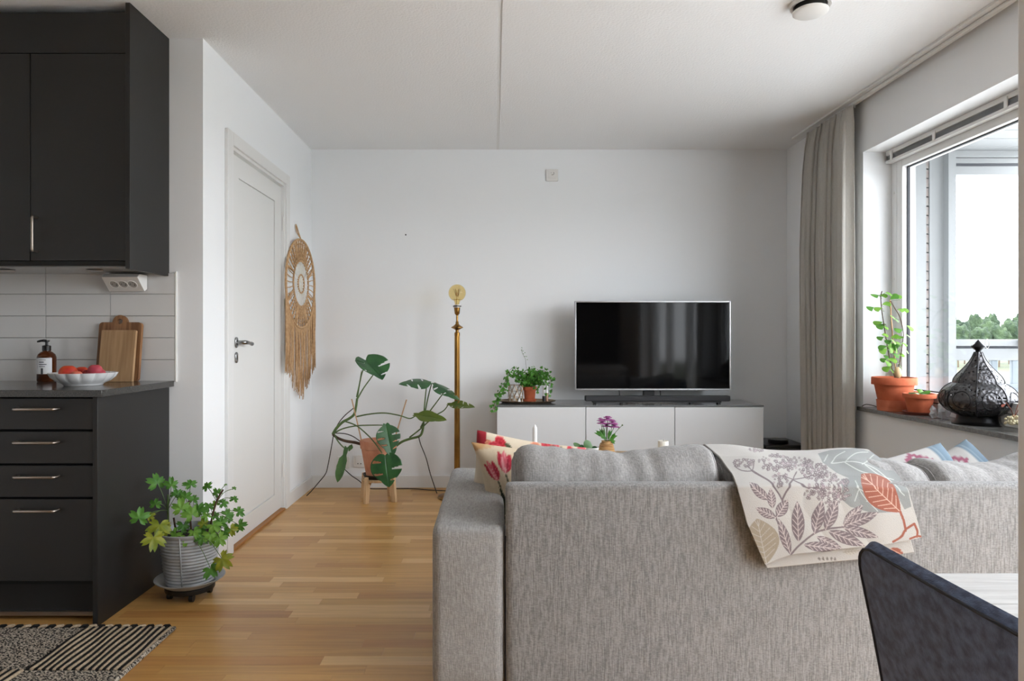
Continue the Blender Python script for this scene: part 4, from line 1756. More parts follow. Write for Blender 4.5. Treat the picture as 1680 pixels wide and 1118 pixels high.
b.grid(rows_)
o = b.build('upper_layer', 'throw_print', th, smooth=True, solid=0.007)
set_print(o, cols)
b = MB(th.location)
rows_, cols = [], []
low_a = [(1232, 880), (1280, 876), (1335, 872), (1390, 868), (1440, 864), (1486, 862)]
low_b = [(1258, 932), (1300, 928), (1350, 923), (1405, 918), (1455, 912), (1498, 906)]
for i in range(41):
    v = i / 40
    rw = []
    for j in range(161):
        u = j / 160
        qa, qb = cpx(u, low_a), cpx(u, low_b)
        px_, py_ = qa[0] + (qb[0] - qa[0]) * v, qa[1] + (qb[1] - qa[1]) * v
        rw.append(P(px_, py_, SY - 0.012 - 0.008 * v))
        cols.append(cv.sample((px_ - 1140) * 1680 / 390, (py_ - 720) * 1680 / 390))
    rows_.append(rw)
b.grid(rows_)
o = b.build('under_layer', 'throw_print', th, smooth=True, solid=0.005)
set_print(o, cols)

# ================================================================== DINING CHAIR AND TABLE beside the camera
ch = thing('dining_chair', 'blue-grey wool upholstered dining chair pushed in at the pale table', 'chair', (0.8, 0.80, 0))
O = ch.location
CY0, CY1, CZ0, CZ1 = 0.575, 1.062, 0.44, 0.800
b = MB(O)
import bmesh as _bm


def backrest_pt(y, z, off):
    t = (z - CZ0) / (CZ1 - CZ0)
    x = 0.612 - 0.050 * t - 0.012 * t * t
    c = (y - (CY0 + CY1) / 2) / ((CY1 - CY0) / 2)
    x += 0.008 * abs(c) ** 2.5 * (1 - 0.3 * t) - 0.004
    return Vector((x + off, y, z))


NYc, NZc = 40, 36
outer = rounded_rect(CY0, CY1, CZ0, CZ1, 0.075, 10, (0, 0, 1, 1))
front = []
# grid mapped into the rounded outline
TH_ = 0.030
vs_, fs_ = [], []


def squircle(u, v):
    """map square to a panel with rounded upper corners"""
    y = (CY0 + CY1) / 2 + u * (CY1 - CY0) / 2
    z = CZ0 + (v + 1) / 2 * (CZ1 - CZ0)
    r = 0.06
    hy = (CY1 - CY0) / 2
    dy = abs(u) * hy - (hy - r)
    dz = z - (CZ1 - r)
    if dy > 0 and dz > 0:
        m_ = max(dy, dz)
        l_ = math.hypot(dy, dz)
        k = m_ / l_ if l_ > 1e-9 else 1
        y = (CY0 + CY1) / 2 + math.copysign(hy - r + dy * k, u)
        z = CZ1 - r + dz * k
    # the panel narrows a little towards the seat
    tt = (z - CZ0) / (CZ1 - CZ0)
    y = (CY0 + CY1) / 2 + (y - (CY0 + CY1) / 2) * (0.955 + 0.045 * tt)
    return y, z


for side in (0, 1):
    for i in range(NZc + 1):
        v = -1 + 2 * i / NZc
        for j in range(NYc + 1):
            u = -1 + 2 * j / NYc
            y, z = squircle(u, v)
            e = min((1 - abs(u)) * 0.235, (1 - v) * 0.18)
            rnd = min(1, e / 0.012)
            rnd = math.sqrt(max(0, 1 - (1 - rnd) ** 2))
            off = TH_ / 2 + (TH_ / 2) * rnd * (-1 if side == 0 else 1)
            vs_.append(backrest_pt(y, z, off))
n1 = (NZc + 1) * (NYc + 1)
for side in (0, 1):
    for i in range(NZc):
        for j in range(NYc):
            a = side * n1 + i * (NYc + 1) + j
            q = (a, a + 1, a + NYc + 2, a + NYc + 1)
            fs_.append(q if side else tuple(reversed(q)))
b.add(vs_, fs_)
bk = b.build('backrest', 'chair_fabric', ch, smooth=True)
seam = []
for i in range(61):
    s = i / 60 * 3
    if s < 1:
        u, v = -0.955, -1 + 1.94 * s
    elif s < 2:
        u, v = -0.955 + 1.91 * (s - 1), 0.94
    else:
        u, v = 0.955, 0.94 - 1.94 * (s - 2)
    y, z = squircle(u, v)
    seam.append(backrest_pt(y, z, -0.0005))
b = MB(O)
b.tube(seam, 0.0022, 6)
b.build('seam', 'chair_welt', bk, smooth=True)
sbs = soft_box(MB(O), 0.615, 1.04, 0.575, 1.025, 0.385, 0.465, 0.03, puff=0.01)
sbs.build('seat', 'chair_fabric', ch, smooth=True)
for (x, y, dx, dy) in ((0.65, 0.62, -0.03, -0.03), (0.65, 0.98, -0.03, 0.03), (1.0, 0.62, 0.03, -0.03), (1.0, 0.98, 0.03, 0.03)):
    b = MB(O)
    b.tube([(x, y, 0.39), (x + dx, y + dy, 0.0)], [0.014, 0.010], 12)
    b.build('leg', 'metal_black', ch, smooth=40)

tb = thing('dining_table', 'pale whitewashed wooden dining table with brushed grain', 'table', (1.2, 0.8, 0))
O = tb.location
for k in range(4):
    b = MB(O)
    y0 = 0.56 + k * 0.122
    b.box(0.632, 1.65, y0, y0 + 0.1215, 0.708, 0.740)
    b.build('plank', 'table_wash', tb, bev=0.001)
MB(O).box(0.75, 1.60, 0.60, 1.0, 0.65, 0.708).build('apron', 'table_wash', tb)
for (x, y) in ((1.08, 0.58), (1.08, 0.98), (1.58, 0.58), (1.58, 0.98)):
    MB(O).box(x, x + 0.05, y, y + 0.05, 0, 0.65).build('leg', 'table_wash', tb, bev=0.003)

# ================================================================== TV WALL
BYF_, BYB = 4.60, 5.03
BX0, BX1, BZ = 0.012, 1.812, 0.640
bn = thing('tv_bench', 'low white three-door media bench with a grey glass top', 'tv bench', (0.9, 4.8, 0))
O = bn.location
MB(O).box(BX0 + 0.003, BX1 - 0.003, BYF_ + 0.02, BYB, 0.06, BZ).build('carcass', 'bench_white', bn, bev=0.002)
dw = (BX1 - BX0) / 3
for k in range(3):
    MB(O).box(BX0 + k * dw + 0.0025, BX0 + (k + 1) * dw - 0.0025, BYF_, BYF_ + 0.018, 0.065, BZ - 0.002).build('door', 'bench_white', bn, bev=0.002)
MB(O).box(BX0, BX1, BYF_ - 0.002, BYB, BZ + 0.001, BZ + 0.011).build('glass_top', 'bench_top', bn, bev=0.0015)
for (x, y) in ((0.08, 4.66), (0.08, 4.98), (1.74, 4.66), (1.74, 4.98)):
    MB(O).box(x - 0.02, x + 0.02, y - 0.02, y + 0.02, 0, 0.062).build('leg', 'bench_white', bn)
BT = BZ + 0.011

TY = 4.76
tv = thing('television', 'large flat television with thin silver frame and black screen', 'television', (1.1, TY + 0.05, BT))
O = tv.location
a, c = P(943, 641, TY), P(1199.5, 494, TY)
tx0, tx1, tz0, tz1 = a.x, c.x, a.z, c.z
m = MB(O)
fw = 0.011
m.box(tx0, tx0 + fw, TY, TY + 0.035, tz0, tz1)
m.box(tx1 - fw, tx1, TY, TY + 0.035, tz0, tz1)
m.box(tx0 + fw, tx1 - fw, TY, TY + 0.035, tz0, tz0 + fw * 1.2)
m.box(tx0 + fw, tx1 - fw, TY, TY + 0.035, tz1 - fw, tz1)
m.build('frame', 'tv_frame', tv, bev=0.003)
MB(O).box(tx0 + fw, tx1 - fw, TY + 0.006, TY + 0.03, tz0 + fw * 1.2, tz1 - fw).build('screen', 'screen_black', tv)
MB(O).box(tx0 + 0.12, tx1 - 0.12, TY + 0.035, TY + 0.07, tz0 + 0.05, tz1 - 0.12).build('rear_cover', 'plastic_black', tv, bev=0.01)
xm = (tx0 + tx1) / 2 - 0.02
MB(O).box(xm - 0.037, xm + 0.037, TY + 0.03, TY + 0.07, BT + 0.004, tz0 + 0.06).build('stand_neck', 'plastic_black', tv, bev=0.003)
MB(O).box(xm - 0.16, xm + 0.16, TY - 0.02, TY + 0.16, BT + 0.001, BT + 0.008).build('stand_foot', 'steel', tv, bev=0.002)
for px in (1016, 1083):
    p = P(px, 642, TY + 0.045)
    b = MB(O)
    b.tube([(p.x - 0.012, p.y, tz0 + 0.055), (p.x, p.y, tz0 - 0.01), (p.x + 0.008, p.y, BT + 0.004)], 0.0028, 6)
    b.build('cable', 'cable_black', tv)
sbr = thing('soundbar', 'long dark grey soundbar on short feet in front of the television', 'soundbar', (1.1, 4.68, BT))
O = sbr.location
a, c = P(960.5, 658, 4.65), P(1198.5, 649, 4.65)
MB(O).box(a.x, c.x, 4.65, 4.705, BT + 0.022, BT + 0.059).build('body', 'soundbar_grey', sbr, bev=0.006)
MB(O).box(a.x + 0.05, c.x - 0.06, 4.656, 4.70, BT + 0.012, BT + 0.022).build('underside', 'plastic_black', sbr)
for px in (976, 1020, 1134, 1180):
    x = (px - 812) / FPX * 4.66
    MB(O).box(x - 0.008, x + 0.008, 4.655, 4.70, BT + 0.0, BT + 0.013).build('foot', 'plastic_black', sbr)

# --- tray with plant, lantern glass and candle sticks
tcx, tcy = (864 - 812) / FPX * 4.79, 4.79
tr = thing('tray', 'round brown metal tray on the left end of the media bench', 'tray', (tcx, tcy, BT))
b = MB()
b.lathe([(0.165, 0.0005), (0.172, 0.002), (0.198, 0.014), (0.203, 0.018), (0.205, 0.017), (0.200, 0.011), (0.175, 0.0055), (0.001, 0.0050)][::1], n=48)
b.v = [(v[0], v[1] * 0.62, v[2]) for v in b.v]
b.build('dish', 'brass_dull', tr, smooth=50)
TT = BT + 0.0060

# geometric candle holder: glass cylinder with a wire net of triangles
gx = (846 - 812) / FPX * 4.76
gh = thing('candle_holder', 'glass candle holder netted with copper triangles on the tray', 'candle holder', (gx, 4.76, TT))
R_, HH = 0.052, 0.118
b = MB()
b.lathe([(R_ - 0.003, 0.001), (R_ - 0.003, HH)], n=30, cap=False)
b.build('glass', 'holder_glass', gh, smooth=True)
b = MB()
b.lathe([(0.001, 0.001), (R_ - 0.004, 0.001), (R_ - 0.004, 0.005), (0.001, 0.005)], n=24, cap=False)
b.build('base', 'copper_pink', gh)
nr_, ns_ = 3, 9
pt = lambda k, r: Vector((R_ * math.cos(2 * PI * (k + 0.5 * (r % 2)) / ns_), R_ * math.sin(2 * PI * (k + 0.5 * (r % 2)) / ns_), 0.002 + HH * r / nr_))
for r in range(nr_ + 1):
    b = MB()
    b.tube([pt(k, r) for k in range(ns_)], 0.0016, 6, closed=True)
    b.build('hoop', 'gold_wire', gh)
    if r < nr_:
        for k in range(ns_):
            for q in ((0, 1) if r % 2 else (-1, 0)):
                b = MB()
                b.tube([pt(k, r), pt(k + q, r + 1)], 0.0017, 6)
                b.build('wire', 'gold_wire', gh)
b = MB()
for r in range(nr_):
    for k in range(ns_):
        if (k + r) % 3 == 0:
            continue
        A_, B_, C_ = pt(k, r), pt(k + 1, r), pt(k + (1 if r % 2 else 0), r + 1)
        s_ = 0.985
        b.add([Vector((p.x * s_, p.y * s_, p.z)) for p in (A_, B_, C_)], [(0, 1, 2)])
b.build('pearl_facets', 'ceramic_white', gh)


def pot_profile(r_top, r_bot, h, rim, lip=0.006, wall=0.008):
    rs = r_bot + (r_top - lip - r_bot) * (h - rim) / h
    return [(r_bot * 0.96, 0.0), (r_bot, 0.004), (rs, h - rim), (r_top - 0.001, h - rim + 0.001), (r_top, h - rim + 0.004), (r_top, h - 0.003), (r_top - 0.002, h),
            (r_top - wall, h), (r_top - wall, h - 0.02), (0.001, h - 0.022)]


def pot_thing(name, label, c, r_top, r_bot, h, rim, mat, cat='plant', saucer=None, lift=0.0):
    e = thing(name, label, cat, c)
    b = MB()
    b.lathe([(r, z + lift) for r, z in pot_profile(r_top, r_bot, h, rim)], n=40)
    b.build('pot', mat, e, smooth=40)
    b = MB()
    b.lathe([(0.001, h - 0.0215 + lift), ((r_top - 0.009) * 0.5, h - 0.014 + lift), (r_top - 0.0085, h - 0.018 + lift)][::-1], n=24, cap=False)
    b.build('soil', 'soil', e, smooth=True)
    if saucer:
        rb, rt, sh, smat = saucer
        b = MB()
        b.lathe([(rb, 0.0), (rb + 0.002, 0.002), (rt, sh - 0.002), (rt, sh), (rt - 0.004, sh), (rb, 0.006), (0.001, 0.0055)], n=36)
        b.build('saucer', smat, e, smooth=40)
    return e


def fan_leaf(b, base, direction, normal, length, width, lobes=0, curl=0.0, nseg=9, notch=0.25):
    """small fan / lobed leaflet: fan of triangles with a middle ring"""
    y = Vector(direction).normalized()
    z = Vector(normal)
    z = (z - y * z.dot(y))
    if z.length < 1e-4:
        z = y.orthogonal()
    z.normalize()
    x = y.cross(z)
    vs_ = [Vector(base)]
    for ring in (0.55, 1.0):
        for i in range(nseg):
            t = -1 + 2 * i / (nseg - 1)
            a = t * 1.35
            r = ring * (1 - (notch * abs(math.sin(lobes * PI * (t + 1) / 2 + PI / 2)) if (lobes and ring == 1.0) else 0))
            p = Vector(base) + y * (length * r * (0.35 + 0.65 * math.cos(a * 0.8))) + x * (width * 0.5 * r * math.sin(a)) + z * (-curl * length * r * r)
            vs_.append(p)
    fs_ = []
    for i in range(nseg - 1):
        fs_.append((0, 1 + i, 2 + i))
        fs_.append((1 + i, 1 + nseg + i, 2 + nseg + i, 2 + i))
    b.add(vs_, fs_)


# maidenhair fern
FY = 4.80
fp = P(869, 657, FY)
fern = pot_thing('potted_fern', 'bushy green fern trailing from a terracotta pot on the tray', (fp.x, FY, TT), 0.050, 0.036, 0.100, 0.026, 'terracotta',
                 saucer=(0.040, 0.048, 0.018, 'terracotta'), lift=0.006)
fo = Vector(fern.location)
rf = random.Random(11)
stem_b, leaf_b = MB(fo), MB(fo)


def frond(pts, n_leaf, size, spread):
    pl = cat_spline(pts, 8)
    stem_b.tube(pl, 0.0011, 4)
    for i in range(n_leaf):
        t = 0.25 + 0.75 * (i + rf.random() * 0.5) / n_leaf
        q = pl[min(len(pl) - 1, int(t * (len(pl) - 1)))]
        off = Vector((rf.uniform(-1, 1), rf.uniform(-1, 1), rf.uniform(-0.8, 0.6))) * spread
        d = Vector((off.x, off.y, off.z - 0.3 * spread)) + Vector((rf.uniform(-1, 1), rf.uniform(-1, 1), rf.uniform(-0.6, 0.6))) * 0.01
        s = size * rf.uniform(0.7, 1.25)
        fan_leaf(leaf_b, q + off * 0.6, d, (rf.uniform(-0.6, 0.6), -0.8, rf.uniform(0.1, 0.9)), s, s * 1.15, lobes=3, curl=0.15, nseg=7)


ft = Vector((fp.x, FY, TT + 0.10))
for (px, py, dY, nl) in ((885, 608, -0.02, 15), (897, 618, -0.05, 15), (873, 602, 0.02, 14), (860, 610, -0.03, 14), (848, 614, -0.05, 13), (838, 612, 0.0, 12),
                         (850, 624, -0.07, 12), (880, 618, -0.08, 14), (890, 612, 0.05, 12), (866, 616, -0.08, 14), (876, 612, -0.05, 14), (900, 606, 0.0, 10),
                         (855, 617, 0.04, 10), (888, 626, -0.08, 11), (862, 624, -0.09, 11)):
    e = P(px, py, FY + dY)
    mid_ = (ft + e) / 2 + Vector((0, 0, 0.035))
    frond([ft + Vector((rf.uniform(-0.02, 0.02), rf.uniform(-0.02, 0.02), -0.015)), mid_, e], nl + 14, 0.025, 0.034)
# long trailing stems left and right
for pts, nl in (([(866, 628), (845, 606), (834, 612), (830, 630), (826, 645)], 26), ([(860, 630), (836, 615), (826, 634), (818, 645), (814, 656), (809, 671)], 44),
                ([(872, 628), (890, 610), (902, 618), (903, 630)], 22), ([(876, 630), (890, 622), (899, 640), (900, 646)], 10), ([(871, 632), (880, 634), (882, 642)], 6)):
    pl = [P(x, y, FY - 0.07 - 0.10 * i / len(pts) if y < 645 else 4.565) for i, (x, y) in enumerate(pts)]
    pl[0] = ft
    frond(pl, int(nl * 1.4), 0.024, 0.022)
stem_b.tube(cat_spline([ft, P(863, 600, FY), P(862, 590, FY), P(858, 582, FY), P(855, 574, FY)], 5), 0.0009, 4)
for (x, y) in ((855, 575), (857, 577), (859, 582), (861, 584), (863, 586), (860, 579), (864, 590), (856, 572)):
    p = P(x, y, FY)
    fan_leaf(leaf_b, p, (rf.uniform(-1, 1), 0, rf.uniform(-0.3, 1)), (0, -1, 0.2), 0.008, 0.006, nseg=5)
tag(stem_b.build('stems', 'stem_brown', fern), kind='stuff')
tag(leaf_b.build('foliage', 'leaf_fern', fern, smooth=True), kind='stuff')

for (px, top, bot, mat, lb, Y, rad) in ((892.5, 633, 650, 'plastic_black', 'short white candle in a black stick on the tray', 4.72, 0.0105),
                                        (897, 624, 645, 'copper_pink', 'taller white candle in a copper stick on the tray', 4.77, 0.0105)):
    x = (px - 812) / FPX * Y
    e = thing('candle_stick', lb, 'candle', (x, Y, TT))
    zt, zb_ = zat(top, Y) - TT, zat(bot, Y) - TT
    b = MB()
    b.lathe([(rad + 0.001, 0.0), (rad + 0.001, zb_), (rad - 0.001, zb_)], n=18)
    b.build('stick', mat, e, smooth=40)
    b = MB()
    b.lathe([(rad - 0.001, zb_ - 0.005), (rad - 0.001, zt - 0.006), (0.003, zt)], n=18)
    b.build('candle', 'candle_white', e, smooth=40)
    b = MB()
    b.tube([(0, 0, zt - 0.002), (0.001, 0, zt + 0.007)], 0.0008, 5)
    b.build('wick', 'wick', e)

# --- black speaker and round device in the corner
sp = thing('subwoofer', 'black boxy subwoofer on the floor right of the media bench', 'speaker', (1.98, 4.80, 0))
b = MB()
b.box(-0.145, 0.155, -0.17, 0.20, 0.008, 0.375)
b.build('housing', 'speaker_black', sp, bev=0.012)
b = MB()
b.box(-0.13, 0.14, -0.176, -0.168, 0.03, 0.355)
b.build('grille', 'soundbar_grey', sp, bev=0.004)
for x in (-0.11, 0.12):
    for y in (-0.14, 0.17):
        b = MB().lathe([(0.012, 0), (0.012, 0.01)], (x, y, 0), 12)
        b.build('foot', 'plastic_black', sp)
dv = MB((1.965, 4.74, 0.376))
dv.lathe([(0.062, 0.0), (0.066, 0.004), (0.066, 0.022), (0.061, 0.027), (0.001, 0.0275)], (1.965, 4.74, 0.376), n=36)
o = dv.build('round_speaker', 'speaker_black', smooth=40)
tag(o, 'flat round black device lying on the subwoofer', 'speaker')

# ================================================================== FLOOR LAMP
LY_ = 4.72
lx = (750 - 812) / FPX * LY_
lp = thing('floor_lamp', 'fluted brass floor lamp with a bare amber globe bulb', 'lamp', (lx, LY_, 0))
zp = lambda py: zat(py, LY_)
b = MB()
b.lathe([(0.13, 0.0), (0.135, 0.006), (0.13, 0.014), (0.09, 0.022), (0.05, 0.03), (0.03, 0.05), (0.024, 0.08), (0.019, 0.09)], n=40)
b.build('base', 'brass', lp, smooth=50)
b = MB()
fl = lambda a, r, z: 1 + 0.05 * math.cos(12 * a)
b.lathe([(0.0195, 0.085), (0.0170, zp(550))], n=72, ripple=fl)
b.build('pole', 'brass', lp, smooth=60)
b = MB()
b.lathe([(0.019, zp(551)), (0.019, zp(546)), (0.011, zp(545)), (0.011, zp(542)), (0.022, zp(540.5)), (0.041, zp(538)), (0.041, zp(537)), (0.024, zp(534.5)), (0.012, zp(532)),
         (0.010, zp(528)), (0.007, zp(527.5)), (0.0065, zp(517))], n=40)
b.build('collar', 'brass', lp, smooth=50)
b = MB()
b.lathe([(0.008, zp(517.5)), (0.017, zp(515)), (0.019, zp(510)), (0.021, zp(505)), (0.010, zp(505))], n=32)
b.build('socket_cup', 'brass', lp, smooth=40)
b = MB()
b.lathe([(0.0265, zp(505)), (0.0265, zp(504)), (0.0225, zp(503.5)), (0.0225, zp(500.5)), (0.012, zp(500))], n=32)
b.build('socket_ring', 'plastic_white', lp, smooth=40)
b = MB()
b.lathe([(0.0285, zp(503.6)), (0.0285, zp(501.8)), (0.0228, zp(501.8)), (0.0228, zp(503.6))], n=32, cap=False)
b.build('black_ring', 'plastic_black', lp, smooth=40)
bz, br = zp(481), 0.0595
prof = [(0.014, zp(500.5)), (0.0165, zp(497)), (0.021, zp(494)), (0.030, zp(491.2))]
for i in range(22):
    a = -0.98 + (PI / 2 + 0.98) * i / 21
    prof.append((max(0.0005, br * math.cos(a)), bz + br * math.sin(a)))
b = MB()
b.lathe(prof, n=40, cap=False)
b.build('bulb', 'bulb_glass', lp, smooth=True)
b = MB()
b.lathe([(0.008, zp(500)), (0.007, zp(494)), (0.003, bz - 0.02), (0.0025, bz + 0.02)], n=12)
b.build('stem', 'candle_wax', lp, smooth=True)
b = MB()
for k in range(6):
    a = 2 * PI * k / 6
    b.tube([(0.006 * math.cos(a), 0.006 * math.sin(a), bz - 0.024), (0.024 * math.cos(a), 0.024 * math.sin(a), bz + 0.028)], 0.0010, 5)
    b.tube([(0.024 * math.cos(a), 0.024 * math.sin(a), bz + 0.028), (0.006 * math.cos(a + 1), 0.006 * math.sin(a + 1), bz - 0.024)], 0.0008, 5)
b.build('filament', 'filament', lp)

# ================================================================== DREAM CATCHER on the left wall
DCX, DCY = -1.325, 4.665
dcz = zat(466, DCY)
dc = thing('macrame_hanging', 'jute macrame ring hanging with long fringe beside the white door', 'wall hanging', (XL + 0.02, DCY, dcz))
O = dc.location
RY_ = 0.300
yaw = 0.0


def ringpt(a, r, dx=0.0):
    yy = r * math.cos(a)
    return Vector((DCX + dx + 0.012 * (yy / 0.3), DCY + yy, dcz + r * math.sin(a)))


rd = random.Random(5)
b = MB(O)
b.tube([ringpt(2 * PI * k / 64, RY_) for k in range(64)], 0.0085, 8, closed=True)
b.build('outer_ring', 'jute', dc, smooth=True)
for r_, th_ in ((0.155, 0.006), (0.062, 0.006)):
    b = MB(O)
    b.tube([ringpt(2 * PI * k / 48, r_) for k in range(48)], th_, 8, closed=True)
    b.build('inner_ring', 'jute', dc, smooth=True)
for k in range(40):         # spokes of cord
    a = 2 * PI * k / 40
    top = abs(math.sin(a)) > 0.55
    b = MB(O)
    b.tube([ringpt(a, 0.156), ringpt(a + 0.02, 0.23), ringpt(a, 0.296)], 0.0055 if top else 0.0030, 6)
    if top:
        for q in range(4):
            p = ringpt(a, 0.175 + q * 0.032)
            b.sphere(p, 0.0078, 8, 6)
    b.build('cord', 'jute', dc, smooth=True)
for k in range(8):         # cross-over bars
    a = PI / 8 + 2 * PI * k / 8
    b = MB(O)
    b.tube([ringpt(a - 0.06, 0.158), ringpt(a, 0.23), ringpt(a + 0.06, 0.296)], 0.0085, 6)
    b.build('woven_bar', 'jute', dc, smooth=True)
for k in range(26):
    a = 2 * PI * k / 26
    b = MB(O)
    b.tube([ringpt(a, 0.064), ringpt(a, 0.152)], 0.0026, 5)
    b.build('thread', 'candle_wax', dc)
for k in range(14):
    a = 2 * PI * k / 14
    b = MB(O)
    b.tube([ringpt(a, 0.012), ringpt(a, 0.06)], 0.0028, 5)
    b.build('thread', 'candle_wax', dc)
b = MB(O)
zt = dcz + RY_
b.tube(cat_spline([ringpt(PI / 2, RY_), (DCX - 0.012, DCY - 0.02, zt + 0.05), (DCX - 0.025, DCY - 0.035, zat(370, DCY)), (DCX - 0.02, DCY - 0.03, zt + 0.05),
                   ringpt(PI / 2 - 0.05, RY_)], 5), 0.004, 6)
b.build('hanging_loop', 'jute', dc, smooth=True)
fb = MB(O)
nstr = 105
for k in range(nstr):
    t = -1 + 2 * (k + rd.random()) / nstr
    a = -PI / 2 + t * 1.62
    p = ringpt(a, RY_)
    # length: longest in the middle
    cz_ = interp([0, 0.25, 0.6, 0.85, 1.0], [0.69, 0.72, 0.80, 0.88, 0.90], abs(math.sin(t * 1.62))) + rd.uniform(-0.03, 0.06)
    jit = rd.uniform(-0.012, 0.012)
    q1 = p + Vector((rd.uniform(-0.004, 0.008), rd.uniform(-0.006, 0.006), (cz_ - p.z) * 0.4))
    q2 = Vector((p.x + rd.uniform(-0.004, 0.01), p.y + jit, cz_))
    fb.tube(cat_spline([p, q1, q2], 4), [0.0030] * 4 + [0.0028] * 3 + [0.0022] * 2, 5)
tag(fb.build('fringe', 'jute', dc, smooth=True), kind='stuff')

# ================================================================== SOCKETS, SWITCH BOX, NAIL, VENT
def outlet(px, py, label, kind):
    p = P(px, py, YB)
    e = thing('wall_socket', label, 'socket', (p.x, YB - 0.001, p.z))
    s = 0.045
    b = MB()
    b.box(-s, s, -0.010, 0, -s, s)
    b.build('plate', 'plastic_white', e, bev=0.005)
    b = MB()
    if kind == 'ring':
        for dz in (0.018, -0.018):
            b.tube([(0.013 * math.cos(2 * PI * k / 20), -0.0105, dz + 0.013 * math.sin(2 * PI * k / 20)) for k in range(20)], 0.0016, 5, closed=True)
        b.build('socket_ring', 'socket_shade_grey', e)
        h = MB()
        for dz in (0.018, -0.018):
            for dx in (-0.005, 0.006):
                h.sphere((dx, -0.0105, dz), 0.0022, 8, 5)
        h.build('pin_hole', 'plastic_black', e)
    elif kind == 'jack':
        b.box(-0.028, 0.028, -0.0135, -0.009, -0.028, 0.030)
        b.build('cover', 'plastic_white', e, bev=0.002)
        h = MB()
        for dx in (-0.010, 0.012):
            h.sphere((dx, -0.0135, -0.016), 0.0042, 10, 6)
        h.build('jack_hole', 'plastic_black', e)
    else:
        b.box(-0.027, 0.028, -0.014, -0.009, -0.024, 0.032)
        b.build('cover', 'plastic_white', e, bev=0.002)
        h = MB()
        h.tube([(0.003 + 0.011 * math.cos(t), -0.0145, 0.012 + 0.011 * math.sin(t)) for t in [-2.2 + 3.0 * k / 10 for k in range(11)]], 0.0030, 6)
        h.sphere((-0.006, -0.0145, 0.016), 0.0026, 8, 5)
        h.build('hook', 'socket_shade_grey', e)
    return e


outlet(564, 759, 'double white wall socket behind the monstera, left of the pot', 'ring')
outlet(590, 757, 'white wall socket with two jack holes partly behind the terracotta pot', 'jack')
outlet(905.5, 288, 'white ceiling-lamp outlet box high on the wall above the television', 'hook')
p = P(666, 386, YB)
b = MB((p.x, YB - 0.004, p.z))
b.tube([(p.x, YB + 0.002, p.z), (p.x, YB - 0.010, p.z + 0.001)], 0.0030, 8)
b.tube([(p.x, YB - 0.0095, p.z + 0.001), (p.x, YB - 0.011, p.z + 0.001)], 0.0055, 10)
o = b.build('nail', 'plastic_black')
tag(o, 'small dark nail in the bare white wall', 'nail')

vt = thing('ceiling_vent', 'round white ventilation disc hanging just below the ceiling', 'vent', (1.315, 2.845, H))
b = MB()
b.lathe([(0.062, -0.002), (0.066, -0.012), (0.080, -0.016), (0.083, -0.002)][::-1], n=48)
b.build('collar', 'plastic_white', vt, smooth=40)
b = MB()
b.lathe([(0.001, -0.046), (0.062, -0.045), (0.070, -0.040), (0.0705, -0.034), (0.064, -0.030), (0.001, -0.028)], n=48)
b.build('disc', 'plastic_white', vt, smooth=40)
b = MB()
b.lathe([(0.058, -0.040), (0.058, -0.004)], n=32)
b.build('throat', 'plastic_black', vt, smooth=40)

# ================================================================== CURTAIN
cu = thing('curtain', 'floor-length grey linen curtain gathered at the far end of the rail', 'curtain', (2.09, 4.26, 0.02))
O = cu.location
rows_ = []
NZ_, NCc = 90, 260
for i in range(NZ_ + 1):
    z = 0.03 + (2.468 - 0.03) * i / NZ_
    yf_ = interp([0.0, 0.6, 1.2, 1.7, 2.2, 2.468], [4.60, 4.61, 4.63, 4.64, 4.60, 4.545], z)
    yn_ = interp([0.0, 1.2, 2.3, 2.468], [3.985, 3.985, 3.995, 3.985], z)
    top = max(0, (z - 2.36) / 0.11)
    amp = 0.030 * (1 - 0.55 * min(1, top)) * (0.8 + 0.2 * math.sin(z * 1.3))
    rw = []
    for j in range(NCc + 1):
        t = j / NCc
        ph = t * 2 * PI * 9.0 + 0.5 * math.sin(t * 9 + 0.35 * z) + 0.25 * math.sin(z * 1.1 + t * 4)
        x = 2.085 + amp * (math.sin(ph) + 0.25 * math.sin(2.3 * ph + z * 0.6)) + 0.004 * min(1, top * 1.5) * math.sin(t * 2 * PI * 31)
        y = yn_ + (yf_ - yn_) * t + 0.012 * math.sin(2 * ph)
        rw.append((min(x, 2.142), y, z))
    rows_.append(rw)
b = MB(O)
b.grid(rows_)
b.build('cloth', 'curtain_linen', cu, smooth=True, solid=0.002)
b = MB(O)
for k in range(9):
    y = 4.0 + k * 0.066
    b.tube([(2.107, y + 0.006 * math.cos(a), 2.462 + 0.010 * math.sin(a)) for a in [2 * PI * q / 10 for q in range(10)]], 0.0015, 5, closed=True)
b.build('hooks', 'plastic_white', cu)

# ================================================================== COFFEE TABLE and what stands on it
ct = thing('coffee_table', 'low light wood coffee table hidden behind the sofa', 'table', (0.55, 3.66, 0))
O = ct.location
MB(O).box(0.05, 1.15, 3.36, 3.95, 0.425, 0.450).build('top', 'coffee_table', ct, bev=0.004)
for (x, y) in ((0.11, 3.41), (0.11, 3.90), (1.09, 3.41), (1.09, 3.90)):
    MB(O).tube([(x, y, 0), (x, y, 0.425)], 0.02, 12).build('leg', 'coffee_table', ct, smooth=40)
CT = 0.450
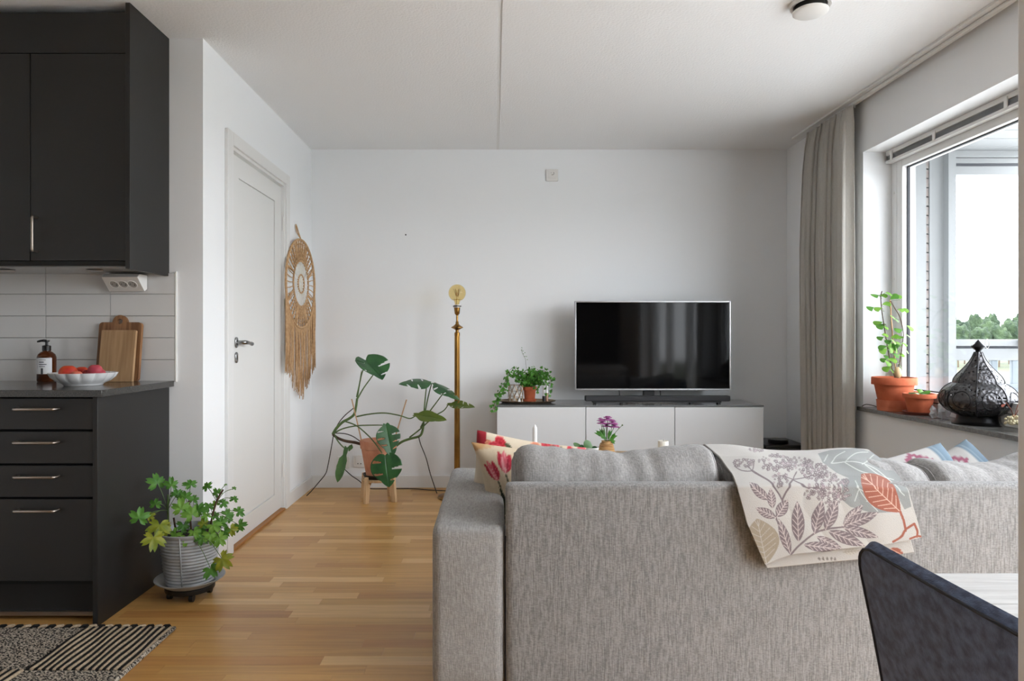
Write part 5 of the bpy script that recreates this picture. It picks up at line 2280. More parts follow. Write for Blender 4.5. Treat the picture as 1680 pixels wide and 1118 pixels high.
# taper candle in a holder
Y = 3.66
x = (877.5 - 812) / FPX * Y
e = thing('taper_candle', 'slim white taper candle in a small holder on the coffee table', 'candle', (x, Y, CT))
zt = zat(697, Y) - CT
b = MB().lathe([(0.035, 0), (0.036, 0.006), (0.016, 0.012), (0.0145, 0.032), (0.012, 0.034)], n=24)
b.build('holder', 'brass', e, smooth=40)
b = MB().lathe([(0.0125, 0.02), (0.0125, zt - 0.022), (0.0115, zt - 0.016), (0.006, zt - 0.006), (0.002, zt)], n=20)
b.build('candle', 'candle_white', e, smooth=40)
b = MB()
b.tube([(0, 0, zt - 0.003), (0.001, 0, zt + 0.003)], 0.001, 5)
b.build('wick', 'candle_wax', e)
# pillar candle
x = (1088 - 812) / FPX * Y
e = thing('pillar_candle', 'thick cream pillar candle on the coffee table', 'candle', (x, Y, CT))
zt = zat(723.5, Y) - CT
b = MB().lathe([(0.0275, 0), (0.028, 0.003), (0.028, zt - 0.003), (0.026, zt), (0.020, zt - 0.002), (0.001, zt - 0.005)], n=32)
b.build('wax', 'candle_wax', e, smooth=40)
b = MB()
b.tube([(0, 0, zt - 0.006), (0.001, 0, zt + 0.006)], 0.0013, 5)
b.build('wick', 'wick', e)
# vase of flowers
x = (995 - 812) / FPX * Y
vz = zat(723.5, Y) - CT
e = thing('flower_vase', 'ribbed straw-coloured vase holding small purple flowers', 'vase', (x, Y, CT))
prof = [(0.034, 0.0), (0.038, 0.003)]
zz = 0.006
k = 0
while zz < vz - 0.016:
    t = zz / vz
    r = interp([0, 0.35, 0.7, 0.85, 1], [0.042, 0.044, 0.036, 0.030, 0.027], t)
    prof += [(r, zz), (r + 0.0035, zz + 0.004), (r, zz + 0.008)]
    zz += 0.0085
prof += [(0.026, vz - 0.012), (0.025, vz - 0.006), (0.028, vz), (0.024, vz), (0.021, vz - 0.01), (0.02, vz - 0.05), (0.001, vz - 0.052)]
b = MB().lathe(prof, n=36)
b.build('vase', 'vase_weave', e, smooth=60)
vo = Vector(e.location)
rv = random.Random(21)
base = vo + Vector((0, 0, vz - 0.03))
for (px, py, s) in ((988, 694, 1.0), (997, 688, 1.15), (1005, 694, 1.0), (995, 699, 0.9), (1008, 700, 1.0), (985, 690, 0.7)):
    p = P(px, py, Y + rv.uniform(-0.02, 0.02))
    st = MB(vo)
    st.tube(cat_spline([base, (base + p) / 2 + Vector((rv.uniform(-0.006, 0.006), 0, 0)), p], 5), 0.0018, 6)
    so = st.build('stem', 'stem_green', e, smooth=True)
    fl_ = MB(vo)
    for ring_, (nn, rr2, zz2) in enumerate(((14, 1.0, 0.0), (11, 0.72, 0.006), (8, 0.45, 0.010))):
        for q in range(nn):
            a = 2 * PI * (q + 0.3 * ring_) / nn
            d = Vector((math.cos(a), math.sin(a), 0.25 + 0.3 * ring_))
            fan_leaf(fl_, p + Vector((0, 0, zz2)), d, (0, 0, 1), 0.029 * s * rr2, 0.016 * s, curl=0.35, nseg=5)
    fl_.sphere(p + Vector((0, 0, 0.006)), 0.009 * s, 10, 6, (1, 1, 0.7))
    fl_.build('blossom', 'flower_pink', so, smooth=True)
st = MB(vo)
p2 = P(1021, 698, Y)
st.tube(cat_spline([base, P(1008, 712, Y), p2], 5), 0.0014, 5)
st.sphere(p2, 0.0045, 8, 6)
st.sphere(P(1015, 702, Y), 0.0035, 8, 6)
st.build('bud_stem', 'stem_green', e, smooth=True)
for (px, py, qx, qy, w_) in ((996, 722, 982, 703, 0.022), (994, 722, 987, 712, 0.025), (999, 722, 1009, 722, 0.026), (997, 722, 1003, 705, 0.02), (992, 722, 990, 702, 0.02),
                             (1000, 721, 1012, 712, 0.022), (995, 720, 976, 706, 0.02), (999, 722, 1011, 726, 0.02)):
    a, c = P(px, py, Y - 0.01), P(qx, qy, Y - 0.02)
    lb_ = MB(vo)
    fan_leaf(lb_, a, c - a, (0.1, -1, 0.5), (c - a).length, w_ * 1.4, lobes=2, curl=0.2)
    lb_.build('leaf', 'leaf_fern', e, smooth=True)
# small leafy plant in a white pot next to the vase
Yp = 3.60
x = (970 - 812) / FPX * Yp
e = thing('potted_plant', 'small plant with striped grey-green leaves in a white pot beside the vase', 'plant', (x, Yp, CT))
b = MB().lathe([(0.030, 0), (0.036, 0.004), (0.040, 0.07), (0.0405, 0.078), (0.037, 0.078), (0.035, 0.06), (0.001, 0.06)], n=30)
b.build('pot', 'ceramic_white', e, smooth=40)
eo = Vector(e.location)
for (px, py, qx, qy, w_, mt) in ((966, 742, 944, 728, 0.030, 'leaf_pale'), (958, 744, 954, 732, 0.034, 'leaf_dark'), (976, 744, 962, 725, 0.050, 'leaf_pale'),
                                 (970, 744, 978, 735, 0.035, 'leaf_dark'), (964, 746, 951, 742, 0.03, 'leaf_dark')):
    a, c = P(px, py, Yp), P(qx, qy, Yp - 0.02)
    lb_ = MB(eo)
    fan_leaf(lb_, a, c - a, (0.2, -1, 0.4), (c - a).length * 1.05, w_, curl=0.15, nseg=11)
    lb_.build('leaf', mt, e, smooth=True)

# ================================================================== MONSTERA on its stool
MY = 4.66
mx_ = (621 - 812) / FPX * MY
stool = thing('plant_stool', 'small light birch plant stool with four splayed legs', 'stool', (mx_, MY, 0))
zs = lambda py, Y=MY: zat(py, Y)
SEAT = 0.152
b = MB().lathe([(0.112, SEAT - 0.016), (0.115, SEAT - 0.012), (0.115, SEAT - 0.003), (0.112, SEAT)], n=40)
b.build('seat_ring', 'birch', stool, smooth=40)
for k in range(4):
    a = PI / 4 + 0.28 + k * PI / 2
    d = Vector((math.cos(a), math.sin(a), 0))
    t = Vector((-d.y, d.x, 0))
    # tapered plywood leg, cut from a board
    prof = [(0.080, SEAT - 0.016), (0.100, SEAT - 0.04), (0.116, 0.0), (0.150, 0.0), (0.136, SEAT + 0.022), (0.117, SEAT + 0.022), (0.117, SEAT - 0.016)]
    M = Matrix.Identity(4)
    for i in range(3):
        M[i][0], M[i][1], M[i][2], M[i][3] = d[i], (0, 0, 1)[i], -t[i], t[i] * 0.011
    b = MB()
    b.prism(prof, M, 0.022)
    b.build('leg', 'birch', stool, bev=0.002)

mon = thing('monstera', 'large leggy monstera in a worn terracotta pot on the stool', 'plant', (mx_, MY, SEAT + 0.001))
MO = Vector(mon.location)
b = MB().lathe([(0.088, 0.0), (0.094, 0.003), (0.106, 0.026), (0.106, 0.028), (0.100, 0.028), (0.088, 0.006), (0.001, 0.005)], n=40)
b.build('saucer', 'plastic_black', mon, smooth=40)
b = MB().lathe([(0.078, 0.006), (0.082, 0.009), (0.116, 0.200), (0.122, 0.203), (0.126, 0.252), (0.124, 0.256), (0.112, 0.256), (0.108, 0.225), (0.001, 0.222)], n=48)
b.build('pot', 'terracotta_worn', mon, smooth=40)
b = MB().lathe([(0.109, 0.224), (0.06, 0.232), (0.001, 0.234)], n=30, cap=False)
b.v = [(v[0], v[1], v[2] + 0.006 * mnoise.noise(Vector((v[0] * 40, v[1] * 40, 0)))) for v in b.v]
b.build('soil', 'soil', mon, smooth=True)


def vine(name, pts, r, mat='stem_green', dY=None):
    """pts: (px, py, dY)"""
    pl = cat_spline([P(p[0], p[1], MY + p[2]) for p in pts], 7)
    rad = [r[0] + (r[1] - r[0]) * i / (len(pl) - 1) for i in range(len(pl))] if isinstance(r, tuple) else r
    b = MB(MO)
    b.tube(pl, rad, 8)
    return b.build(name, mat, mon, smooth=True)


vine('stem', [(612, 742, 0.0), (602, 733, 0.0), (585, 727, 0.0), (567, 724, 0.02), (554, 719, 0.03), (546, 713, 0.04)], (0.011, 0.009), 'stem_brown')
vine('stem', [(546, 713, 0.04), (552, 703, 0.04), (562, 693, 0.03), (573, 687, 0.02), (581, 680, 0.01), (584, 668, 0.0), (586, 654, 0.0)], (0.010, 0.008), 'stem_green')
vine('stem', [(628, 742, 0.05), (645, 735, 0.06), (660, 725, 0.05), (674, 720, 0.04), (688, 716, 0.03), (693, 708, 0.02), (695, 694, 0.02)], (0.009, 0.008), 'stem_green')
PET = (0.0052, 0.0036)
vine('petiole', [(586, 656, 0.0), (589, 635, -0.02), (594, 612, -0.05), (600, 600, -0.07)], PET)
vine('petiole', [(587, 654, 0.0), (596, 638, 0.03), (606, 624, 0.05), (614, 613, 0.06)], PET)
vine('petiole', [(585, 652, 0.0), (590, 628, 0.01), (593, 608, 0.02)], (0.005, 0.002))
vine('petiole', [(547, 712, 0.03), (562, 704, 0.0), (585, 699, -0.06), (610, 698, -0.12), (627, 698, -0.17)], PET)
vine('petiole', [(567, 692, 0.03), (585, 699, -0.02), (602, 713, -0.10), (614, 726, -0.17), (627, 744, -0.21)], PET)
vine('petiole', [(585, 684, 0.01), (605, 680, -0.02), (630, 678, -0.06), (655, 682, -0.08), (672, 687, -0.09), (681, 683, -0.09)], PET)
vine('petiole', [(548, 712, 0.04), (553, 722, 0.01), (560, 731, -0.03), (566, 736, -0.05)], PET)
vine('petiole', [(695, 694, 0.02), (696, 672, 0.01), (698, 650, 0.0), (700, 632, -0.01)], PET)
vine('petiole', [(695, 692, 0.02), (699, 668, 0.03), (704, 645, 0.03), (708, 630, 0.03)], PET)
vine('petiole', [(690, 702, 0.02), (702, 680, 0.0), (718, 658, -0.02), (730, 642, -0.04)], PET)
vine('petiole', [(672, 718, 0.04), (690, 704, 0.0), (712, 684, -0.04), (728, 674, -0.06), (735, 665, -0.07)], PET)
for pts in ([(547, 715, 0.03), (543, 738, -0.02), (538, 764, -0.06), (534, 778, -0.09), (522, 793, -0.10), (511, 806, -0.12), (503, 814, -0.13)],
            [(549, 707, 0.05), (556, 694, 0.06), (566, 682, 0.05), (580, 670, 0.02)],
            [(550, 711, 0.06), (566, 712, 0.06), (580, 717, 0.04), (594, 727, 0.02)],
            [(687, 717, 0.02), (690, 729, -0.02), (699, 752, -0.05), (706, 778, -0.08), (714, 802, -0.09), (717, 810, -0.10)]):
    vine('aerial_root', pts, 0.0034, 'root_dark')
for (a_, c_) in (((577, 655, -0.03), (597, 740, -0.03)), ((667, 656, 0.05), (640, 745, 0.05))):
    b = MB(MO)
    b.tube([P(a_[0], a_[1], MY + a_[2]), P(c_[0], c_[1], MY + c_[2])], 0.0042, 8)
    b.build('stake', 'bamboo', mon, smooth=40)


def monstera_leaf(base, tip, normal, width, mat='leaf_dark', splits=5, droop=0.12, fold=0.15, name='leaf', holes=True):
    """heart-shaped split leaf built as a grid with slits between the lobes"""
    base, tip = Vector(base), Vector(tip)
    y = (tip - base)
    L_ = y.length
    y.normalize()
    z = Vector(normal)
    z = (z - y * z.dot(y)).normalized()
    x = y.cross(z)
    NS, NT = 60, 12
    b = MB(MO)
    vs_, fs_ = [], []
    idx = {}
    ths = [0, 30, 55, 80, 110, 140, 160, 172, 180]
    rad_ = [0.62 * L_, 0.22 * L_ + 0.24 * width, 0.06 * L_ + 0.42 * width, 0.53 * width, 0.54 * width, 0.52 * width, 0.48 * width + 0.03 * L_, 0.44 * L_, 0.38 * L_]
    for side in (-1, 1):
        for i in range(NS + 1):
            th_ = 180 * i / NS
            R__ = interp(ths, rad_, th_)
            a = math.radians(th_)
            ox, oy = R__ * math.sin(a), 0.38 * L_ + R__ * math.cos(a)
            ry = L_ * max(0.0, 1 - th_ / 180 * 1.18) ** 1.15
            for k in range(NT + 1):
                t = k / NT
                px_ = side * ox * t
                py_ = ry + (oy - ry) * (t ** 0.85)
                s = max(0, py_ / L_)
                pz_ = fold * abs(px_) - droop * L_ * s * s - 1.6 * droop * px_ * px_ / max(width, 1e-3)
                vs_.append(base + x * px_ + y * py_ + z * pz_)
                idx[(side, i, k)] = len(vs_) - 1
    for side in (-1, 1):
        for i in range(NS):
            th_ = 180 * (i + 0.5) / NS
            for k in range(NT):
                t = (k + 0.5) / NT
                gap = False
                if splits and 26 < th_ < 128:
                    ph = (th_ - 26) / 102 * splits + (0.35 if side > 0 else 0.0)
                    f_ = ph - math.floor(ph)
                    wg = 0.13 if t < 0.5 else 0.20 if t < 0.75 else 0.26
                    closed = holes and side > 0 and t > 0.88
                    if f_ < wg and t > 0.30 and not closed:
                        gap = True
                if gap:
                    continue
                q = [idx[(side, i, k)], idx[(side, i, k + 1)], idx[(side, i + 1, k + 1)], idx[(side, i + 1, k)]]
                fs_.append(tuple(q if side > 0 else q[::-1]))
    b.add(vs_, fs_)
    o = b.build(name, mat, mon, smooth=True, solid=0.0012)
    rbm = MB(MO)
    rbm.tube([base + y * (L_ * q / 8) + z * (-droop * L_ * (q / 8) ** 2 - 0.0008) for q in range(9)], [0.0030 - 0.0022 * q / 8 for q in range(9)], 6)
    rbm.build('midrib', 'stem_green', o, smooth=True)
    return o


# upper left, seen nearly edge-on
monstera_leaf(P(600, 592, MY - 0.07), P(628, 622, MY - 0.16), (0.35, -0.45, 0.85), 0.235, 'leaf_dark', 2, droop=0.05, fold=0.35)
monstera_leaf(P(614, 612, MY + 0.06), P(584, 590, MY + 0.02), (-0.1, -0.35, 0.9), 0.16, 'leaf_dark', 2, droop=0.08, fold=0.2)
# upper right pair
monstera_leaf(P(706, 628, MY + 0.0), P(655, 626, MY - 0.08), (-0.12, -0.42, 0.9), 0.155, 'leaf_dark', 2, droop=0.10, fold=-0.05)
monstera_leaf(P(713, 629, MY + 0.0), P(755, 654, MY - 0.10), (0.45, -0.35, 0.85), 0.150, 'leaf_dark', 2, droop=0.06, fold=-0.15)
# olive leaves seen from the side
monstera_leaf(P(680, 681, MY - 0.09), P(733, 689, MY - 0.12), (-0.1, -0.42, 0.85), 0.125, 'leaf_olive', 0, droop=0.02, fold=0.1)
monstera_leaf(P(735, 664, MY - 0.07), P(779, 668, MY - 0.12), (0.0, -0.40, 0.9), 0.105, 'leaf_olive', 3, droop=0.02, fold=0.15)
# two large leaves facing the room
monstera_leaf(P(633, 697, MY - 0.17), P(644, 750, MY - 0.22), (0.25, -0.9, 0.35), 0.150, 'leaf_dark', 3, droop=0.06, fold=0.12)
monstera_leaf(P(632, 748, MY - 0.21), P(638, 800, MY - 0.25), (-0.05, -0.95, 0.3), 0.195, 'leaf_dark', 2, droop=0.05, fold=0.10)
# rolled leaf hanging at the left
monstera_leaf(P(569, 735, MY - 0.05), P(555, 792, MY - 0.07), (-0.35, -0.85, 0.1), 0.062, 'leaf_pale', 0, droop=-0.04, fold=0.25)
monstera_leaf(P(577, 730, MY - 0.04), P(572, 741, MY - 0.05), (0.5, -0.8, 0.1), 0.03, 'leaf_pale', 0, droop=0.0, fold=0.2)

# cable from the socket running along the baseboard
cb = MB((0, 4.95, 0.01))
cp = [P(566, 771, YB - 0.02), P(577, 781, YB - 0.03), P(590, 790, YB - 0.04)]
pl = cat_spline(cp + [Vector((-0.93, 4.97, 0.012)), Vector((-0.80, 4.975, 0.005)), Vector((-0.62, 4.985, 0.005)), Vector((-0.45, 4.93, 0.005)), Vector((-0.30, 4.90, 0.005))], 6)
cb.tube(pl, 0.0032, 6)
o = cb.build('power_cable', 'cable_black', smooth=True)
tag(o, 'thin dark power cable running from the wall socket to the floor lamp', 'cable')

# ================================================================== GERANIUM in a zinc pot on a roller
GY = 2.92
gx_ = (312 - 812) / FPX * GY
ger = thing('potted_geranium', 'lobed green and yellow leafed plant in a ribbed zinc pot on the floor', 'plant', (gx_, GY, 0.055))
GO = Vector(ger.location)
rol = thing('plant_trolley', 'low black plant trolley on castors under the zinc pot', 'trolley', (gx_, GY, 0))
b = MB().lathe([(0.098, 0.032), (0.100, 0.036), (0.100, 0.050), (0.096, 0.054), (0.001, 0.054)], n=36)
b.build('platform', 'plastic_black', rol, smooth=40)
for k in range(4):
    a = 0.5 + k * PI / 2
    c = Vector((0.078 * math.cos(a), 0.078 * math.sin(a), 0.016))
    b = MB()
    b.tube([c + Vector((-0.008, 0, 0)), c + Vector((0.008, 0, 0))], 0.016, 14)
    b.build('castor', 'plastic_black', rol, smooth=40)
b = MB().lathe([(0.100, 0.0), (0.104, 0.002), (0.134, 0.022), (0.141, 0.027), (0.141, 0.030), (0.136, 0.029), (0.104, 0.007), (0.001, 0.006)], n=48)
b.build('saucer', 'zinc', ger, smooth=40)
PH = 0.232
prof = [(0.090, 0.007), (0.094, 0.010)]
nz = 15
for k in range(nz):
    for q in range(4):
        z = 0.014 + (PH - 0.030) * (k + q / 4) / nz
        prof.append((0.096 + (0.124 - 0.096) * z / PH + 0.0020 * math.sin(2 * PI * q / 4), z))
prof += [(0.125, PH - 0.012), (0.130, PH - 0.006), (0.130, PH), (0.126, PH + 0.001), (0.122, PH - 0.006), (0.118, PH - 0.03), (0.001, PH - 0.032)]
b = MB().lathe(prof, n=56)
zp_o = b.build('zinc_pot', 'zinc', ger, smooth=60)
b = MB()
sa_ = math.atan2(-GY, -gx_) - 0.32
ca_ = Vector((math.cos(sa_), math.sin(sa_), 0))
b.tube([ca_ * 0.0985 + Vector((0, 0, 0.012)), ca_ * 0.127 + Vector((0, 0, PH - 0.004))], 0.0028, 6)
b.build('side_seam', 'zinc', zp_o, smooth=True)
b = MB().lathe([(0.119, PH - 0.031), (0.06, PH - 0.024), (0.001, PH - 0.022)], n=30, cap=False)
b.build('soil', 'soil', ger, smooth=True)


def palmate_leaf(c, face, up, r, lobes=5, depth=0.5, cup=0.15, seed=0):
    """scalloped palmate leaf; c = stalk attachment"""
    z = Vector(face).normalized()
    y = Vector(up)
    y = (y - z * y.dot(z)).normalized()
    x = y.cross(z)
    n = lobes * 8
    rq = random.Random(seed)
    vs_ = [Vector(c)]
    rings = (0.45, 0.75, 1.0)
    ph = [rq.uniform(0.88, 1.12) for _ in range(lobes)]
    for ri in rings:
        for i in range(n + 1):
            t = i / n
            a = -PI * 0.86 + 2 * PI * 0.86 * t
            l_ = t * lobes
            f = l_ - math.floor(l_)
            lob = abs(math.sin(PI * f)) ** 0.55 if 0 < f < 1 else 0
            tooth = 0.26 * math.sin(PI * f * 3) ** 2 * (1 if 0.12 < f < 0.88 else 0)
            k = ph[min(lobes - 1, int(l_))]
            rad = r * k * ((1 - depth) + depth * lob - tooth * lob) * (0.86 + 0.14 * math.cos(a))
            if ri < 1:
                rad = rad * ri * 0.5 + r * 0.5 * ri * ((1 - depth) + 0.2)
                rad = min(rad, r * ri)
            vs_.append(Vector(c) + (y * math.cos(a) + x * math.sin(a)) * rad - z * (cup * rad * rad / r) + z * 0.05 * r * math.cos(2 * PI * l_) * ri)
    fs_ = []
    m_ = n + 1
    for i in range(n):
        fs_.append((0, 1 + i, 2 + i))
        for k in range(len(rings) - 1):
            a = 1 + k * m_ + i
            fs_.append((a, a + m_, a + m_ + 1, a + 1))
    return vs_, fs_


rg = random.Random(17)
GT = Vector((gx_, GY, 0.055 + PH - 0.03))
toC = Vector((-gx_, -GY, 0.75)).normalized()
# (px, py, radius in m, kind, dY)
GL = [(258, 793, 0.040, 'f', -0.03), (281, 797, 0.030, 'f', -0.02), (255, 828, 0.026, 'f', -0.04), (228, 851, 0.040, 'f', -0.20), (245, 848, 0.022, 'y', -0.17),
      (262, 862, 0.046, 'y', -0.12), (252, 882, 0.048, 'y', -0.20), (272, 868, 0.030, 'y', -0.07), (313, 796, 0.030, 'f', 0.0), (291, 812, 0.028, 'f', -0.02),
      (304, 817, 0.034, 'f', -0.03), (297, 836, 0.038, 'l', -0.06), (317, 821, 0.026, 'f', 0.02), (340, 800, 0.024, 'f', 0.03), (315, 845, 0.040, 'l', -0.05),
      (301, 862, 0.030, 'f', -0.03), (343, 834, 0.028, 'f', 0.0), (357, 810, 0.022, 'f', 0.04), (365, 826, 0.026, 'f', 0.02), (372, 846, 0.030, 'f', 0.0),
      (362, 858, 0.026, 'f', -0.03), (378, 868, 0.030, 'y', -0.04), (391, 840, 0.026, 'f', 0.03), (384, 820, 0.020, 'f', 0.04), (392, 862, 0.030, 'f', 0.0),
      (345, 878, 0.034, 'l', -0.09), (360, 884, 0.034, 'l', -0.09), (334, 860, 0.024, 'y', -0.06), (318, 872, 0.030, 'l', -0.10), (305, 884, 0.026, 'l', -0.11),
      (346, 934, 0.040, 'f', -0.15), (364, 917, 0.046, 'y', -0.15), (351, 846, 0.022, 'f', -0.02), (376, 852, 0.022, 'f', 0.02), (330, 866, 0.026, 'f', -0.02),
      (325, 838, 0.03, 'f', -0.03), (350, 862, 0.03, 'l', -0.07), (368, 872, 0.026, 'f', -0.06), (288, 876, 0.03, 'l', -0.1), (332, 882, 0.032, 'f', -0.1), (384, 802, 0.010, 'f', 0.04), (370, 796, 0.008, 'f', 0.04), (286, 812, 0.020, 'f', 0.0), (354, 828, 0.02, 'l', 0.03), (340, 848, 0.024, 'l', -0.04)]
mats_g = {'f': 'leaf_fresh', 'y': 'leaf_yellow', 'l': 'leaf_light'}
# woody canes
for pts in ([(272, 886), (276, 862), (275, 835), (276, 812)], [(342, 886), (348, 850), (356, 822), (366, 804)], [(315, 888), (312, 850), (310, 822)],
            [(290, 890), (288, 870), (285, 850)]):
    b = MB(GO)
    b.tube(cat_spline([P(x, y, GY - 0.02) for x, y in pts], 5), (0.0042), 7)
    b.build('cane', 'stem_brown' if pts[0][0] in (342, 315, 290) else 'stem_green', ger, smooth=True)
hubs = [P(275, 838, GY - 0.02), P(276, 862, GY - 0.03), P(350, 846, GY - 0.02), P(312, 850, GY - 0.02), P(320, 880, GY - 0.05), P(345, 875, GY - 0.05), P(356, 824, GY - 0.02)]
for i, (px, py, r, kd, dY) in enumerate(GL):
    c = P(px, py, GY + dY)
    h = min(hubs, key=lambda q: (q - c).length)
    if py > 905:
        h = GT + Vector((0.04, -0.09, 0.0))
    midp = (c + h) / 2 + Vector((rg.uniform(-0.008, 0.008), 0, 0.012 if py < 900 else 0.045))
    face = Vector((toC.x + rg.uniform(-0.5, 0.5), toC.y + rg.uniform(-0.3, 0.3), toC.z + rg.uniform(-0.2, 0.8)))
    up = Vector(((c.x - h.x) * 3 + rg.uniform(-0.2, 0.2), 0, (c.z - h.z) * 3 + (-0.4 if py > 860 else 0.15)))
    if up.length < 0.05:
        up = Vector((0, 0, 1))
    vs_, fs_ = palmate_leaf(c, face, up, r * 1.28, 5, 0.50, 0.25, i)
    b = MB(GO)
    b.add(vs_, fs_)
    lo_ = b.build('leaf', mats_g[kd], ger, smooth=True)
    b = MB(GO)
    b.tube(cat_spline([h, midp, c], 5), 0.0015, 5)
    b.build('stalk', 'stem_green', lo_, smooth=True)

# ================================================================== THINGS ON THE WINDOW SILL
SZ = 0.700
# --- tall plant in a terracotta pot
VY = 3.80
vx = (1467 - 812) / FPX * VY
vp = pot_thing('potted_ivy', 'tall light green leafy plant in a large terracotta pot on the window sill', (vx, VY, SZ), 0.1130, 0.078, 0.150, 0.042, 'terracotta',
               saucer=(0.082, 0.088, 0.060, 'terracotta_pale'), lift=0.036)
VO = Vector(vp.location)


def vtube(name, pts, r, mat):
    b = MB(VO)
    b.tube(cat_spline([P(x, y, VY + d) for x, y, d in pts], 6), r, 7)
    return b.build(name, mat, vp, smooth=True)


b = MB(VO)
c = P(1473, 612, VY)
b.sphere(c, 0.020, 16, 10, (1.0, 1.0, 1.6))
b.build('tuber', 'birch', vp, smooth=True)
vtube('stem', [(1468, 620, 0), (1461, 596, 0), (1456, 570, -0.01), (1452, 545, -0.01), (1447, 512, 0), (1445, 488, 0.0), (1447, 478, 0)], 0.0026, 'stem_brown')
vtube('stem', [(1472, 612, 0), (1477, 590, 0.01), (1481, 562, 0.02), (1482, 545, 0.02), (1476, 520, 0.01), (1468, 506, 0.0), (1461, 494, 0)], 0.0026, 'stem_brown')
vtube('stake', [(1470, 614, 0.02), (1464, 545, 0.02), (1460, 492, 0.02)], 0.0034, 'bamboo')
VL = [(1437, 484, -1, .2), (1449, 484, 1, .3), (1441, 506, -1, .05), (1429, 505, -1, 0), (1454, 498, 1, .5), (1458, 481, 1, .1), (1466, 487, 1, .8), (1473, 486, 1, .3),
      (1464, 519, 1, .0), (1470, 524, 1, 0), (1478, 508, 1, 0), (1484, 508, 1, .2), (1446, 534, -1, -.2), (1453, 536, 1, -.3), (1441, 529, -1, .1), (1475, 541, -1, .2),
      (1494, 537, 1, -.2), (1490, 550, 1, 0), (1445, 554, -1, .0), (1452, 549, 1, .2), (1466, 559, 1, -.3), (1458, 560, -1, .0), (1474, 563, 1, .2), (1484, 564, 1, -.2),
      (1448, 569, -1, .1), (1450, 575, -1, -.3), (1463, 574, 1, -.6), (1470, 582, 1, -.4), (1488, 575, 1, -.3), (1479, 582, 1, .2), (1450, 590, -1, -.1), (1457, 595, 1, -.3),
      (1464, 590, 1, .2), (1477, 599, 1, -.2), (1463, 607, 1, -.2), (1455, 604, -1, -.2), (1469, 570, 0, .9), (1461, 568, 0, -.8), (1478, 553, -1, .3), (1456, 585, -1, .3),
      (1467, 552, 1, .5), (1472, 574, 1, -.9)]
rl_ = random.Random(9)
for i, (px, py, sx_, sz_) in enumerate(VL):
    d = rl_.uniform(-0.05, 0.03)
    c = P(px, py, VY + d)
    dirv = Vector((sx_ * 0.9 + rl_.uniform(-0.3, 0.3), rl_.uniform(-0.5, 0.3), sz_ - 0.15))
    if dirv.length < 0.1:
        dirv = Vector((0.5, -0.4, 0.2))
    s = rl_.uniform(0.036, 0.052)
    b = MB(VO)
    base_ = c - dirv.normalized() * s * 0.5
    fan_leaf(b, base_, dirv, (rl_.uniform(-0.4, 0.4), -0.75, 0.9), s, s * 1.0, lobes=0, curl=0.18, nseg=11)
    lf = b.build('leaf', 'leaf_light' if i % 3 else 'leaf_fresh', vp, smooth=True)
    # stalk to the nearest stem
    st_x = 1446 + (py - 480) * 0.16 if px < 1460 else 1478
    b = MB(VO)
    b.tube([base_, P(st_x + (0 if px < 1460 else -2), py + 6, VY)], 0.0010, 4)
    b.build('stalk', 'stem_green', lf)

# --- small terracotta pot
Y2 = 3.60
x2 = (1508 - 812) / FPX * Y2
sp2 = pot_thing('small_potted_plant', 'low sprout in a small terracotta pot on a dark saucer on the window sill', (x2, Y2, SZ), 0.078, 0.052, 0.105, 0.024, 'terracotta',
                saucer=(0.062, 0.078, 0.017, 'terracotta_dark'), lift=0.006)
SO = Vector(sp2.location)
top2 = SO + Vector((0, 0, 0.116))
for (dx, dy, dz, w_, mt) in ((0.035, -0.02, 0.022, 0.036, 'leaf_fresh'), (-0.030, -0.03, 0.014, 0.03, 'leaf_fresh'), (0.028, 0.03, 0.030, 0.034, 'leaf_light'),
                             (-0.02, 0.03, 0.010, 0.03, 'leaf_dark'), (0.002, -0.04, 0.01, 0.024, 'leaf_pale')):
    b = MB(SO)
    fan_leaf(b, top2 + Vector((0, 0, -0.006)), (dx, dy, dz), (0, -0.5, 1), 0.052, w_, curl=0.25, nseg=9)
    b.build('leaf', mt, sp2, smooth=True)

# --- crystal
Y3 = 3.42
p3 = P(1544, 690, Y3)
cr = thing('glass_crystal', 'clear faceted glass crystal standing between the small pot and the lantern', 'ornament', (p3.x, Y3, SZ))
rc = random.Random(4)
for k, (dx, dy, h_, r_, tl) in enumerate(((0, 0, 0.095, 0.020, 0.05), (-0.022, 0.008, 0.07, 0.016, -0.3), (0.024, 0.0, 0.066, 0.017, 0.3), (-0.006, -0.022, 0.055, 0.016, -0.1),
                                          (0.03, 0.02, 0.05, 0.014, 0.5), (-0.036, -0.008, 0.045, 0.014, -0.5))):
    M = Matrix.Translation((dx, dy, 0.0)) @ Matrix.Rotation(tl, 4, 'Y')
    vs_ = []
    for ring_, zz in ((r_ * 0.85, 0.004 + abs(tl) * 0.01), (r_, h_ * 0.7)):
        for q in range(6):
            a = 2 * PI * q / 6 + k
            vs_.append(M @ Vector((ring_ * math.cos(a), ring_ * math.sin(a), zz)))
    vs_.append(M @ Vector((0.002, 0.001, h_)))
    fs_ = [tuple(reversed(range(6)))] + [(q, (q + 1) % 6, 6 + (q + 1) % 6, 6 + q) for q in range(6)] + [(6 + q, 6 + (q + 1) % 6, 12) for q in range(6)]
    b = MB()
    b.add(vs_, fs_)
    b.v = [(v[0], v[1], max(v[2], 0.0005)) for v in b.v]
    b.build('shard', 'crystal', cr)

